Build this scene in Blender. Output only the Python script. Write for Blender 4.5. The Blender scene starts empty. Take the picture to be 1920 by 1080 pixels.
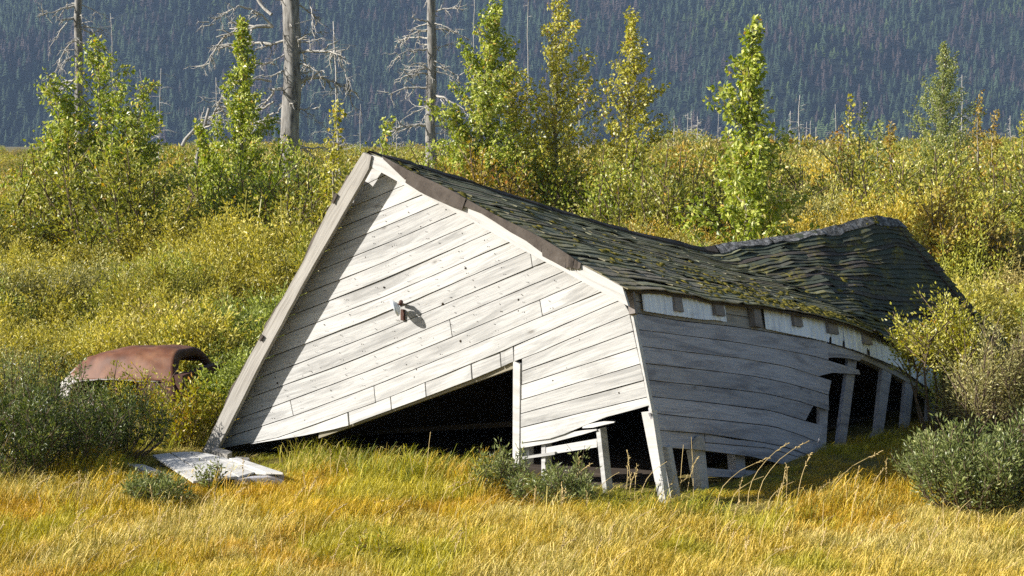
import bpy, math, random
import numpy as np

random.seed(7)
RNG = np.random.default_rng(11)
scene = bpy.context.scene

# ------------------------------------------------------------------ camera
FPX, CX, CY, HOR = 3733.0, 960.0, 540.0, 268.0     # focal length and centre in pixels of the 1920 x 1080 photo
CAM_H = 3.65
TILT = math.atan((CY - HOR) / FPX)
cam_data = bpy.data.cameras.new('camera')
cam_data.sensor_width = 36.0
cam_data.lens = 36.0 * FPX / 1920.0
cam_data.clip_start = 0.5
cam_data.clip_end = 8000
cam = bpy.data.objects.new('camera', cam_data)
cam.location = (0, 0, CAM_H)
cam.rotation_euler = (math.pi / 2 - TILT, 0, 0)
scene.collection.objects.link(cam)
scene.camera = cam
scene.render.resolution_x, scene.render.resolution_y = 1024, 576

# ------------------------------------------------------------------ light
SUN_AZ = math.radians(78.0)      # to the left of straight behind the camera
SUN_EL = math.radians(28.0)
to_sun = np.array([-math.sin(SUN_AZ) * math.cos(SUN_EL), -math.cos(SUN_AZ) * math.cos(SUN_EL), math.sin(SUN_EL)])
sun_data = bpy.data.lights.new('sun', 'SUN')
sun_data.energy = 5.0
sun_data.angle = math.radians(0.53)
sun_data.color = (1.0, 0.95, 0.87)
sun = bpy.data.objects.new('sun', sun_data)
from mathutils import Vector, Matrix
sun.rotation_euler = Vector(to_sun).to_track_quat('Z', 'Y').to_euler()
sun.location = (-30, -10, 30)
scene.collection.objects.link(sun)
world = bpy.data.worlds.new('World')
scene.world = world
world.use_nodes = True
wn = world.node_tree
wn.nodes.clear()
sky = wn.nodes.new('ShaderNodeTexSky')
sky.sky_type = 'NISHITA'
sky.sun_disc = False
sky.sun_elevation = SUN_EL
sky.sun_rotation = math.atan2(to_sun[0], to_sun[1])
bg = wn.nodes.new('ShaderNodeBackground')
bg.inputs['Strength'].default_value = 0.07
wo = wn.nodes.new('ShaderNodeOutputWorld')
wn.links.new(sky.outputs[0], bg.inputs['Color'])
wn.links.new(bg.outputs[0], wo.inputs['Surface'])
vs = scene.view_settings
vs.view_transform = 'Standard'
vs.look = 'None'
vs.exposure = 0.86
vs.gamma = 1.0
vs.use_curve_mapping = False
cy = scene.cycles
cy.use_denoising = False
cy.sample_clamp_indirect = 0.4
cy.max_bounces = 6
cy.diffuse_bounces = 3
cy.glossy_bounces = 2
cy.transmission_bounces = 4
cy.volume_bounces = 0
cy.transparent_max_bounces = 4
cy.use_adaptive_sampling = True
cy.adaptive_threshold = 0.012
cy.caustics_reflective = False
cy.caustics_refractive = False

# ------------------------------------------------------------------ where a point of the photo lies in the place
CAM = np.array([0.0, 0.0, CAM_H])
_U = np.array([0, math.sin(TILT), math.cos(TILT)])
_F = np.array([0, math.cos(TILT), -math.sin(TILT)])
def ray(px, py):
    return np.array([(px - CX) / FPX, 0, 0]) + _U * ((CY - py) / FPX) + _F
def at(px, py, d):
    r = ray(px, py)
    return CAM + r * (d / r[1])
def on_plane(px, py, p0, n):
    r = ray(px, py)
    return CAM + r * (np.dot(p0 - CAM, n) / np.dot(r, n))
def on_level(px, py, z=0.0):
    return on_plane(px, py, np.array([0, 0, z]), np.array([0, 0, 1.0]))

# ------------------------------------------------------------------ noise
def _hash(ix, iy, iz):
    h = (ix * 374761393 + iy * 668265263 + iz * 1274126177) & 0xffffffff
    h = ((h ^ (h >> 13)) * 1274126177) & 0xffffffff
    h = (h ^ (h >> 16)) & 0xffffff
    return h / float(0xffffff)
def vnoise(x, y, z=0.0):
    x, y, z = np.broadcast_arrays(np.asarray(x, float), np.asarray(y, float), np.asarray(z, float))
    ix, iy, iz = np.floor(x).astype(np.int64), np.floor(y).astype(np.int64), np.floor(z).astype(np.int64)
    fx, fy, fz = x - ix, y - iy, z - iz
    fx, fy, fz = [f * f * (3 - 2 * f) for f in (fx, fy, fz)]
    r = 0
    for a in (0, 1):
        for b in (0, 1):
            for c in (0, 1):
                w = (fx if a else 1 - fx) * (fy if b else 1 - fy) * (fz if c else 1 - fz)
                r = r + w * _hash(ix + a, iy + b, iz + c)
    return r * 2 - 1
def fbm(x, y, z=0.0, o=3):
    r, a = 0, 1.0
    for k in range(o):
        r = r + a * vnoise(np.asarray(x) * 2 ** k + 17 * k, np.asarray(y) * 2 ** k - 9 * k, np.asarray(z) * 2 ** k)
        a *= 0.5
    return r

# ------------------------------------------------------------------ meshes and objects
COL = scene.collection
def build_mesh(name, verts, faces, uvs=None, mat=None, smooth=False, attrs=None):
    """verts (N,3); faces a list of index tuples or an (M,k) array"""
    me = bpy.data.meshes.new(name)
    verts = np.asarray(verts, dtype=np.float32).reshape(-1, 3)
    me.vertices.add(len(verts))
    me.vertices.foreach_set('co', verts.ravel())
    if isinstance(faces, np.ndarray):
        m, k = faces.shape
        li = faces.ravel().astype(np.int32)
        st = np.arange(0, m * k, k, dtype=np.int32)
    else:
        m = len(faces)
        li = np.array([i for f in faces for i in f], dtype=np.int32)
        ln = np.array([len(f) for f in faces], dtype=np.int32)
        st = np.concatenate([[0], np.cumsum(ln)[:-1]]).astype(np.int32)
    me.loops.add(len(li))
    me.loops.foreach_set('vertex_index', li)
    me.polygons.add(m)
    me.polygons.foreach_set('loop_start', st)
    me.polygons.foreach_set('use_smooth', np.full(m, bool(smooth)))
    if uvs is not None:
        uvl = me.uv_layers.new(name='UVMap')
        uvl.data.foreach_set('uv', np.asarray(uvs, dtype=np.float32)[li].ravel())
    if attrs:
        for an, av in attrs.items():
            a = me.attributes.new(an, 'FLOAT', 'POINT')
            a.data.foreach_set('value', np.asarray(av, dtype=np.float32))
    me.update(calc_edges=True)
    me.validate()
    if mat is not None:
        me.materials.append(mat)
    return me
def link(name, data, parent=None, **props):
    o = bpy.data.objects.new(name, data)
    COL.objects.link(o)
    if parent is not None:
        o.parent = parent
        o.matrix_parent_inverse = parent.matrix_basis.inverted()
    for k, v in props.items():
        o[k] = v
    return o
def thing(name, label, cat, loc=(0, 0, 0), group=None, rz=0.0):
    o = link(name, None, label=label, category=cat)
    o.location = [float(c) for c in loc]
    o.rotation_euler = (0, 0, rz)
    o.empty_display_size = 0.2
    if group:
        o['group'] = group
    bpy_update(o)
    return o
def bpy_update(o):
    o.matrix_basis = Matrix.LocRotScale(o.location, o.rotation_euler, o.scale)

class MB:
    """collects shapes into one mesh"""
    def __init__(s):
        s.v, s.f, s.uv, s.n = [], [], [], 0
    def add(s, v, f, uv=None):
        v = np.asarray(v, float).reshape(-1, 3)
        s.v.append(v)
        s.f += [tuple(int(i) + s.n for i in q) for q in f]
        s.uv.append(np.zeros((len(v), 2)) if uv is None else np.asarray(uv, float))
        s.n += len(v)
    def hexa(s, a, b):
        """a, b: four corners each; box between the two quads"""
        a, b = np.asarray(a), np.asarray(b)
        l = np.linalg.norm(a[1] - a[0]); w = np.linalg.norm(a[3] - a[0]); r = random.random() * 9
        uv = [(r, 0), (r + l, 0), (r + l, w), (r, w)]
        s.add(np.vstack([a, b]), [(0, 1, 2, 3), (7, 6, 5, 4), (0, 4, 5, 1), (1, 5, 6, 2), (2, 6, 7, 3), (3, 7, 4, 0)], uv + [(u, t + .05) for u, t in uv])
    def beam(s, p, q, w, h, up=(0, 0, 1), n=1, jit=0.0):
        p, q = np.asarray(p, float), np.asarray(q, float)
        d = q - p; L = np.linalg.norm(d); d = d / L
        up = np.asarray(up, float)
        x = np.cross(d, up); x /= np.linalg.norm(x)
        y = np.cross(x, d)
        v, uv, f = [], [], []
        r = random.random() * 9
        for i in range(n + 1):
            c = p + d * L * i / n
            for k, (a, b) in enumerate(((-1, -1), (1, -1), (1, 1), (-1, 1))):
                v.append(c + x * a * w / 2 * (1 + random.uniform(-jit, jit)) + y * b * h / 2 * (1 + random.uniform(-jit, jit)))
                uv.append((r + L * i / n, (a + 1) * w / 2 + b * h / 2))
        for i in range(n):
            for k in range(4):
                f.append((4 * i + k, 4 * i + (k + 1) % 4, 4 * i + 4 + (k + 1) % 4, 4 * i + 4 + k))
        f += [(3, 2, 1, 0), (4 * n, 4 * n + 1, 4 * n + 2, 4 * n + 3)]
        s.add(v, f, uv)
    def tube(s, pts, radii, k=6, cap=True):
        pts = np.asarray(pts, float)
        n = len(pts)
        t = np.gradient(pts, axis=0)
        t /= np.linalg.norm(t, axis=1)[:, None] + 1e-9
        ref = np.array([0.31, 0.87, 0.4]) if abs(t[0][2]) > .9 else np.array([0, 0, 1.0])
        x = np.cross(t, ref); x /= np.linalg.norm(x, axis=1)[:, None] + 1e-9
        y = np.cross(t, x)
        a = np.linspace(0, 2 * math.pi, k, endpoint=False)
        r = np.broadcast_to(np.asarray(radii, float), (n,))
        v = pts[:, None, :] + r[:, None, None] * (np.cos(a)[None, :, None] * x[:, None, :] + np.sin(a)[None, :, None] * y[:, None, :])
        f = []
        for i in range(n - 1):
            for j in range(k):
                f.append((i * k + j, i * k + (j + 1) % k, (i + 1) * k + (j + 1) % k, (i + 1) * k + j))
        if cap:
            f.append(tuple(range((n - 1) * k, n * k)))
        L = np.concatenate([[0], np.cumsum(np.linalg.norm(np.diff(pts, axis=0), axis=1))])
        uv = np.stack([np.repeat(L, k), np.tile(a * 0.1, n)], 1)
        s.add(v.reshape(-1, 3), f, uv)
    def mesh(s, name, mat, smooth=False):
        return build_mesh(name, np.vstack(s.v), s.f, np.vstack(s.uv), mat, smooth)
    def part(s, name, mat, parent=None, smooth=False, **props):
        return link(name, s.mesh(name, mat, smooth), parent, **props)

# ------------------------------------------------------------------ materials
class NT:
    def __init__(s, name):
        s.m = bpy.data.materials.new(name)
        s.m.use_nodes = True
        s.t = s.m.node_tree
        s.b = s.t.nodes['Principled BSDF']
        s.out = s.t.nodes['Material Output']
    def n(s, typ, **kw):
        nd = s.t.nodes.new(typ)
        for k, v in kw.items():
            if hasattr(nd, k) and not k.startswith('i_'):
                setattr(nd, k, v)
        return nd
    def l(s, a, b):
        s.t.links.new(a, b)
    def noise(s, vec, scale, detail=4, rough=.55, dist=0.0):
        nd = s.n('ShaderNodeTexNoise')
        nd.inputs['Scale'].default_value = scale
        nd.inputs['Detail'].default_value = detail
        nd.inputs['Roughness'].default_value = rough
        nd.inputs['Distortion'].default_value = dist
        if vec is not None:
            s.l(vec, nd.inputs['Vector'])
        return nd.outputs['Fac']
    def mapping(s, vec, scale=(1, 1, 1), loc=None):
        nd = s.n('ShaderNodeMapping')
        nd.inputs['Scale'].default_value = scale
        s.l(vec, nd.inputs['Vector'])
        if loc is not None:
            s.l(loc, nd.inputs['Location'])
        return nd.outputs[0]
    def ramp(s, fac, stops, interp='LINEAR'):
        nd = s.n('ShaderNodeValToRGB')
        cr = nd.color_ramp
        cr.interpolation = interp
        while len(cr.elements) < len(stops):
            cr.elements.new(0.5)
        for e, (p, c) in zip(cr.elements, stops):
            e.position = p
            e.color = (c[0], c[1], c[2], 1) if hasattr(c, '__len__') else (c, c, c, 1)
        s.l(fac, nd.inputs[0])
        return nd.outputs[0]
    def mix(s, fac, a, b, mode='MIX'):
        nd = s.n('ShaderNodeMix', data_type='RGBA', blend_type=mode)
        for sock, val in ((nd.inputs['Factor'], fac), (nd.inputs['A'], a), (nd.inputs['B'], b)):
            pass
        ins = [i for i in nd.inputs if i.enabled] 
        fa, aa, bb = nd.inputs[0], nd.inputs[6], nd.inputs[7]
        for sock, val in ((fa, fac), (aa, a), (bb, b)):
            if hasattr(val, 'is_output'):
                s.l(val, sock)
            elif hasattr(val, '__len__'):
                sock.default_value = (val[0], val[1], val[2], 1)
            else:
                sock.default_value = val
        return nd.outputs[2]
    def math(s, op, a, b=0.0):
        nd = s.n('ShaderNodeMath', operation=op)
        for i, val in enumerate((a, b)):
            if hasattr(val, 'is_output'):
                s.l(val, nd.inputs[i])
            else:
                nd.inputs[i].default_value = val
        return nd.outputs[0]
    def bump(s, h, strength, dist=0.01):
        nd = s.n('ShaderNodeBump')
        nd.inputs['Strength'].default_value = strength
        nd.inputs['Distance'].default_value = dist
        s.l(h, nd.inputs['Height'])
        s.l(nd.outputs[0], s.b.inputs['Normal'])
    def finish(s, color, rough=.8, spec=.3):
        if hasattr(color, 'is_output'):
            s.l(color, s.b.inputs['Base Color'])
        else:
            s.b.inputs['Base Color'].default_value = (*color, 1)
        s.b.inputs['Roughness'].default_value = rough
        s.b.inputs['Specular IOR Level'].default_value = spec
        return s.m

def wood_mat(name, light, mid, dark, knot=True, streak=0.5, spread=.25):
    t = NT(name)
    uv = t.n('ShaderNodeTexCoord').outputs['UV']
    rnd = t.n('ShaderNodeObjectInfo').outputs['Random']
    off = t.n('ShaderNodeCombineXYZ')
    t.l(t.math('MULTIPLY', rnd, 37.0), off.inputs[0])
    t.l(t.math('MULTIPLY', rnd, 11.0), off.inputs[1])
    grain = t.noise(t.mapping(uv, (2.2, 55, 1), off.outputs[0]), 1.0, 5, .6, .6)
    fine = t.noise(t.mapping(uv, (9, 260, 1), off.outputs[0]), 1.0, 3, .6)
    blot = t.noise(t.mapping(uv, (.9, 7.0, 1), off.outputs[0]), 1.0, 6, .65, .8)
    c = t.ramp(blot, [(.32, mid), (.52, light), (.8, light)])
    c = t.mix(t.ramp(grain, [(.42, 0.0), (.72, streak)]), c, mid)
    c = t.mix(t.ramp(fine, [(.56, 0.0), (.74, .35)]), c, dark)
    if knot:
        vo = t.n('ShaderNodeTexVoronoi')
        vo.inputs['Scale'].default_value = 1.0
        t.l(t.mapping(uv, (1.5, 3.4, 1), off.outputs[0]), vo.inputs['Vector'])
        c = t.mix(t.ramp(vo.outputs['Distance'], [(0.035, .75), (.07, .25), (.12, 0.0)]), c, dark)
        vo2 = t.n('ShaderNodeTexVoronoi')
        vo2.inputs['Scale'].default_value = 1.0
        t.l(t.mapping(uv, (5.5, 13.0, 1), off.outputs[0]), vo2.inputs['Vector'])
        c = t.mix(t.ramp(vo2.outputs['Distance'], [(0.03, .7), (.05, 0.0)]), c, (dark[0] * .4, dark[1] * .36, dark[2] * .3))
    v = t.math('ADD', t.math('MULTIPLY', rnd, spread), 1 - spread * .6)
    hs = t.n('ShaderNodeHueSaturation')
    t.l(v, hs.inputs['Value'])
    t.l(c, hs.inputs['Color'])
    t.bump(t.math('ADD', grain, t.math('MULTIPLY', fine, .6)), .5, .004)
    return t.finish(hs.outputs[0], .82, .25)

M = {}
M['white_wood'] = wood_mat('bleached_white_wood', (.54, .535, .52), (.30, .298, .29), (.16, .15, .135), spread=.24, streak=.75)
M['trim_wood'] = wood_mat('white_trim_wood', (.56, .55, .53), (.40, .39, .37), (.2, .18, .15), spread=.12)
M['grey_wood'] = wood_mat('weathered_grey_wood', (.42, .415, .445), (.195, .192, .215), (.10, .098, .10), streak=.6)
M['rake_wood'] = wood_mat('weathered_rake_wood', (.40, .38, .345), (.235, .215, .19), (.10, .09, .075), knot=False, streak=.95)
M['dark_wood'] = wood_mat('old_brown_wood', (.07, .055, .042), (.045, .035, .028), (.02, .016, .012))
M['tail_wood'] = wood_mat('grey_brown_rafter', (.26, .235, .22), (.17, .15, .14), (.08, .07, .06))
M['olive_wood'] = wood_mat('olive_header_wood', (.30, .27, .20), (.22, .2, .15), (.1, .09, .06))  # olive brown tone of the door header timber

def roofing(name, base, alt, brown, spec_amt):
    t = NT(name)
    tc = t.n('ShaderNodeTexCoord')
    ob = tc.outputs['Object']
    rnd = t.n('ShaderNodeObjectInfo').outputs['Random']
    big = t.noise(ob, 2.2, 4, .6)
    c = t.mix(t.ramp(big, [(.35, 0.0), (.65, 1.0)]), base, alt)
    c = t.mix(t.ramp(rnd, [(.45, 0.0), (.9, .85)]), c, brown)
    gran = t.noise(ob, 90, 3, .7)
    c = t.mix(t.ramp(gran, [(.5, 0.0), (.75, .45)]), c, (.17, .17, .15))
    lich = t.noise(ob, 26, 5, .7)
    c = t.mix(t.ramp(lich, [(.60, 0.0), (.68, spec_amt)]), c, (.30, .29, .24))
    mo = t.noise(ob, 3.1, 5, .65)
    mo2 = t.noise(ob, 22, 3, .6)
    c = t.mix(t.math('MULTIPLY', t.ramp(mo, [(.48, 0.0), (.62, .9)]), t.ramp(mo2, [(.4, 0.0), (.6, 1.0)])), c, (.19, .165, .035))
    t.bump(t.math('ADD', gran, lich), .5, .005)
    return t.finish(c, .92, .2)
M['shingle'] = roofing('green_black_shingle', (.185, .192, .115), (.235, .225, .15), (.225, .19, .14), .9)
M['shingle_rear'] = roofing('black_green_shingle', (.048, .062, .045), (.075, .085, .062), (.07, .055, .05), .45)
M['tar'] = NT('brown_tar_paper')
t = M['tar']
ob = t.n('ShaderNodeTexCoord').outputs['Object']
c = t.ramp(t.noise(ob, 7, 5, .65), [(.3, (.055, .045, .038)), (.6, (.095, .08, .068)), (.8, (.14, .122, .108))])
sp = t.noise(ob, 45, 3, .6)
c = t.mix(t.ramp(sp, [(.62, 0.0), (.7, .8)]), c, (.03, .025, .02))
t.bump(sp, .4, .004)
M['tar'] = t.finish(c, .9, .2)

t = NT('grey_ridge_felt')
ob = t.n('ShaderNodeTexCoord').outputs['Object']
f1 = t.noise(ob, 16, 6, .7)
t.bump(f1, .9, .02)
M['felt'] = t.finish(t.ramp(f1, [(.35, (.03, .03, .028)), (.5, (.12, .12, .118)), (.62, (.30, .30, .30)), (.8, (.40, .40, .39))]), .95, .1)
t = NT('old_galvanised_tin')
uv = t.n('ShaderNodeTexCoord').outputs['UV']
st = t.noise(t.mapping(uv, (26, 1.2, 1)), 1.0, 4, .6)
bl = t.noise(t.mapping(uv, (5, 6, 1)), 1.0, 4, .6)
c = t.ramp(st, [(.3, (.56, .62, .74)), (.5, (.76, .82, .92)), (.75, (.82, .87, .95))])
c = t.mix(t.ramp(bl, [(.60, 0.0), (.76, .65)]), c, (.30, .32, .37))
M['tin'] = t.finish(c, .5, .5)
M['tin'].node_tree.nodes['Principled BSDF'].inputs['Metallic'].default_value = .05

t = NT('rusty_car_paint')
ob = t.n('ShaderNodeTexCoord').outputs['Object']
n1 = t.noise(ob, 3.0, 6, .65)
n2 = t.noise(ob, 24, 4, .65)
c = t.ramp(n1, [(.3, (.06, .021, .010)), (.48, (.15, .058, .028)), (.70, (.26, .125, .062))])
c = t.mix(t.ramp(n2, [(.45, 0.0), (.7, .65)]), c, (.075, .034, .022))
sx = t.n('ShaderNodeSeparateXYZ'); t.l(ob, sx.inputs[0])
wear = t.math('ADD', t.math('MULTIPLY', t.noise(ob, 5.5, 5, .7), .55), t.math('MULTIPLY', t.math('ADD', sx.outputs[0], t.math('MULTIPLY', sx.outputs[2], 1.25)), -.55))
c = t.mix(t.ramp(wear, [(.0, 0.0), (.20, 0.0), (.32, .8)]), c, (.48, .47, .46))
t.bump(n2, .3, .004)
M['rust'] = t.finish(c, .62, .35)
t = NT('dark_rust')
ob = t.n('ShaderNodeTexCoord').outputs['Object']
M['dark_rust'] = t.finish(t.ramp(t.noise(ob, 9, 5, .65), [(.3, (.045, .022, .016)), (.6, (.10, .045, .032)), (.8, (.15, .07, .05))]), .75, .3)
t = NT('grey_steel_remains')
ob = t.n('ShaderNodeTexCoord').outputs['Object']
M['steel'] = t.finish(t.ramp(t.noise(ob, 7, 5, .65), [(.3, (.13, .11, .10)), (.6, (.27, .25, .24)), (.8, (.36, .34, .33))]), .6, .4)

t = NT('moss')
ob = t.n('ShaderNodeTexCoord').outputs['Object']
m1 = t.noise(ob, 60, 4, .7)
t.bump(m1, .9, .012)
M['moss'] = t.finish(t.ramp(m1, [(.3, (.065, .058, .012)), (.55, (.17, .145, .025)), (.75, (.29, .25, .05))]), .95, .1)
M['enamel'] = NT('white_enamel').finish((.62, .66, .70), .35, .5)
M['knot'] = NT('dark_knot').finish((.045, .035, .025), .9, .1)

def bark(name, a, b, c_, sc=14):
    t = NT(name)
    tc = t.n('ShaderNodeTexCoord')
    uv = tc.outputs['UV']; ob = tc.outputs['Object']
    n1 = t.noise(t.mapping(ob, (sc, sc, sc * .22)), 1.0, 5, .65)
    n2 = t.noise(ob, 1.3, 3, .6)
    c = t.ramp(n1, [(.3, c_), (.5, b), (.72, a)])
    c = t.mix(t.ramp(n2, [(.45, 0.0), (.7, .45)]), c, b)
    t.bump(n1, .8, .02)
    return t.finish(c, .85, .2)
M['snag'] = bark('silver_dead_wood', (.40, .385, .36), (.22, .21, .195), (.055, .05, .045), 9)
M['snag_far'] = bark('pale_dead_wood', (.52, .50, .47), (.40, .385, .36), (.2, .19, .175), 8)
M['snag_branch'] = bark('bleached_dead_branch', (.58, .55, .50), (.42, .40, .36), (.2, .18, .16), 20)
M['bark'] = bark('poplar_bark', (.34, .31, .25), (.22, .2, .15), (.1, .085, .06))
M['twig'] = bark('shrub_twig', (.20, .15, .10), (.13, .095, .06), (.06, .045, .03), 30)

def leaf_mat(name, stops, rough=.42, trans=.30, spec=.45, tint=False):
    t = NT(name)
    a = t.n('ShaderNodeAttribute'); a.attribute_name = 'leaf'
    c = t.ramp(a.outputs['Fac'], stops)
    if tint:
        ti = t.n('ShaderNodeAttribute'); ti.attribute_name = 'tint'; ti.attribute_type = 'INSTANCER'
        c = t.mix(1.0, c, ti.outputs['Color'], 'MULTIPLY')
    t.l(c, t.b.inputs['Base Color'])
    t.b.inputs['Roughness'].default_value = rough
    t.b.inputs['Specular IOR Level'].default_value = spec
    tr = t.n('ShaderNodeBsdfTranslucent')
    hs = t.n('ShaderNodeHueSaturation'); hs.inputs['Saturation'].default_value = 1.15; hs.inputs['Value'].default_value = 1.25
    t.l(c, hs.inputs['Color']); t.l(hs.outputs[0], tr.inputs['Color'])
    mx = t.n('ShaderNodeMixShader'); mx.inputs[0].default_value = trans
    t.l(t.b.outputs[0], mx.inputs[1]); t.l(tr.outputs[0], mx.inputs[2])
    t.l(mx.outputs[0], t.out.inputs['Surface'])
    return t.m
M['poplar_leaf'] = leaf_mat('poplar_leaf', [(0, (0.115, 0.172, 0.023)), (.35, (0.287, 0.345, 0.046)), (.65, (0.483, 0.517, 0.092)), (.85, (0.713, 0.713, 0.276)), (1, (0.575, 0.345, 0.057))], .36, .36)
M['poplar_gold'] = leaf_mat('poplar_gold_leaf', [(0, (0.179, 0.190, 0.022)), (.35, (0.403, 0.381, 0.050)), (.65, (0.582, 0.538, 0.090)), (.87, (0.762, 0.728, 0.291)), (1, (0.616, 0.336, 0.056))], .36, .36)
M['poplar_far'] = leaf_mat('poplar_far_leaf', [(0, (.13, .17, .04)), (.5, (.30, .34, .09)), (.85, (.46, .48, .17)), (1, (.56, .54, .27))], .4, .35)
M['willow_grey'] = leaf_mat('willow_grey_leaf', [(0, (.06, .085, .022)), (.45, (.19, .225, .065)), (.8, (.34, .375, .14)), (1, (.50, .49, .23))], .38, .3)
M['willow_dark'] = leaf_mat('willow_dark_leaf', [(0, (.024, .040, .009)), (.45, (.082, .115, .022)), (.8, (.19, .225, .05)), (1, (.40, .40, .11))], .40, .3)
M['willow_yellow'] = leaf_mat('willow_yellow_leaf', [(0, (.16, .17, .02)), (.4, (.34, .33, .035)), (.75, (.55, .46, .055)), (1, (.55, .27, .04))], .42, .36)
M['willow_pale'] = leaf_mat('willow_pale_leaf', [(0, (0.180, 0.180, 0.060)), (.5, (0.432, 0.396, 0.156)), (.85, (0.660, 0.600, 0.288)), (1, (0.720, 0.552, 0.180))], .4, .34)
M['alder'] = leaf_mat('alder_leaf', [(0, (0.096, 0.126, 0.022)), (.4, (0.264, 0.276, 0.048)), (.75, (0.456, 0.432, 0.084)), (.93, (0.600, 0.540, 0.156)), (1, (0.600, 0.360, 0.060))], .42, .34)
M['orange_leaf'] = leaf_mat('orange_leaf', [(0, (.20, .15, .025)), (.5, (.40, .28, .045)), (.85, (.52, .40, .09)), (1, (.46, .20, .04))], .45, .34)
M['thicket_leaf'] = leaf_mat('thicket_leaf', [(0, (.48, .55, .45)), (.5, (.90, .93, .85)), (.85, (1.22, 1.22, 1.25)), (1, (1.42, 1.42, 1.7))], .42, .33, .4, tint=True)
M['grass'] = leaf_mat('meadow_grass_blade', [(0, (.30, .36, .25)), (.35, (.72, .76, .6)), (.6, (1.05, 1.05, 1.0)), (.85, (1.25, 1.22, 1.4)), (1, (1.5, 1.5, 2.3))], .5, .28, .3, tint=True)
M['conifer'] = leaf_mat('spruce_needles', [(0, (.6, .6, .6)), (1, (1.15, 1.15, 1.15))], .8, .0, .1, tint=True)
M['stalk'] = NT('straw_stalk').finish((.46, .35, .16), .7, .2)

t = NT('meadow_ground')
ob = t.n('ShaderNodeTexCoord').outputs['Object']
c = t.ramp(t.noise(ob, .9, 6, .65), [(.3, (.10, .085, .03)), (.55, (.17, .135, .04)), (.75, (.24, .18, .055))])
c = t.mix(t.ramp(t.noise(ob, .035, 4, .6), [(.4, 0.0), (.65, .7)]), c, (.19, .16, .06))
t.bump(t.noise(ob, 30, 4, .7), .8, .03)
M['ground'] = t.finish(c, .95, .1)
t = NT('forest_floor')
ob = t.n('ShaderNodeTexCoord').outputs['Object']
M['hill'] = t.finish(t.ramp(t.noise(ob, .02, 4, .6), [(.3, (.008, .011, .008)), (.7, (.014, .018, .012))]), .95, .1)

# ------------------------------------------------------------------ ground and hillside
def grid_obj(name, xs, ys, zf, mat, **props):
    X, Y = np.meshgrid(xs, ys)
    Z = zf(X, Y)
    v = np.stack([X, Y, Z], -1).reshape(-1, 3)
    nx, ny = len(xs), len(ys)
    i = np.arange(ny - 1)[:, None] * nx + np.arange(nx - 1)[None, :]
    f = np.stack([i, i + 1, i + nx + 1, i + nx], -1).reshape(-1, 4)
    return link(name, build_mesh(name, v, f, None, mat, True), **props)
def ground_z(x, y):
    near = np.clip((60 - y) / 25, 0, 1)
    z = .05 * fbm(x * .35, y * .35) * near + .028 * fbm(x * 1.7 + 3, y * 1.7) * near
    # low bank of turf against the shed front
    return z
xs = np.concatenate([[-1000, -500, -250, -120, -60, -35], np.arange(-22, 22.01, .35), [35, 60, 120, 250, 500, 1000]])
ys = np.concatenate([[-40, -10, 5], np.arange(12, 45, .35), np.arange(45, 100, 3), [120, 160, 220, 320, 500, 800, 1200, 1600, 1925]])
grid_obj('ground', xs, ys, ground_z, M['ground'], kind='structure')
def hill_z(x, y):
    s = np.clip(y - 1900, -20, None)
    return np.where(s < 0, s * .03, .46 * s) + np.clip(s / 60, 0, 1) * (20 * fbm(x / 150., y / 190. + 5) + 9 * np.sin(x / 70. + y / 90.))
grid_obj('hillside', np.linspace(-1000, 1000, 90), np.linspace(1885, 2520, 50), hill_z, M['hill'], kind='structure')

# ------------------------------------------------------------------ leaves and stems
def norm(a):
    return a / (np.linalg.norm(a, axis=-1, keepdims=True) + 1e-9)
def leaf_arrays(base, d, side, L, W, rnd):
    n = len(base)
    d, side = norm(d), norm(side)
    side = norm(side - d * np.sum(side * d, 1)[:, None])
    nn = np.cross(d, side)
    L, W = np.broadcast_to(L, (n,))[:, None], np.broadcast_to(W, (n,))[:, None]
    mid = base + d * L * .45
    tip = base + d * L - nn * L * .12
    v = np.stack([base, mid + side * W * .5 + nn * W * .16, tip, mid - side * W * .5 + nn * W * .16], 1).reshape(-1, 3)
    i = np.arange(n) * 4
    f = np.concatenate([np.stack([i, i + 1, i + 2], 1), np.stack([i, i + 2, i + 3], 1)])
    return v, f, np.repeat(rnd, 4)
def leaves_mesh(name, base, d, side, L, W, rnd, mat):
    v, f, r = leaf_arrays(base, d, side, L, W, rnd)
    return build_mesh(name, v, f, None, mat, False, {'leaf': r})
def rand_dirs(n, rng=RNG):
    return norm(rng.normal(size=(n, 3)))

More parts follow.
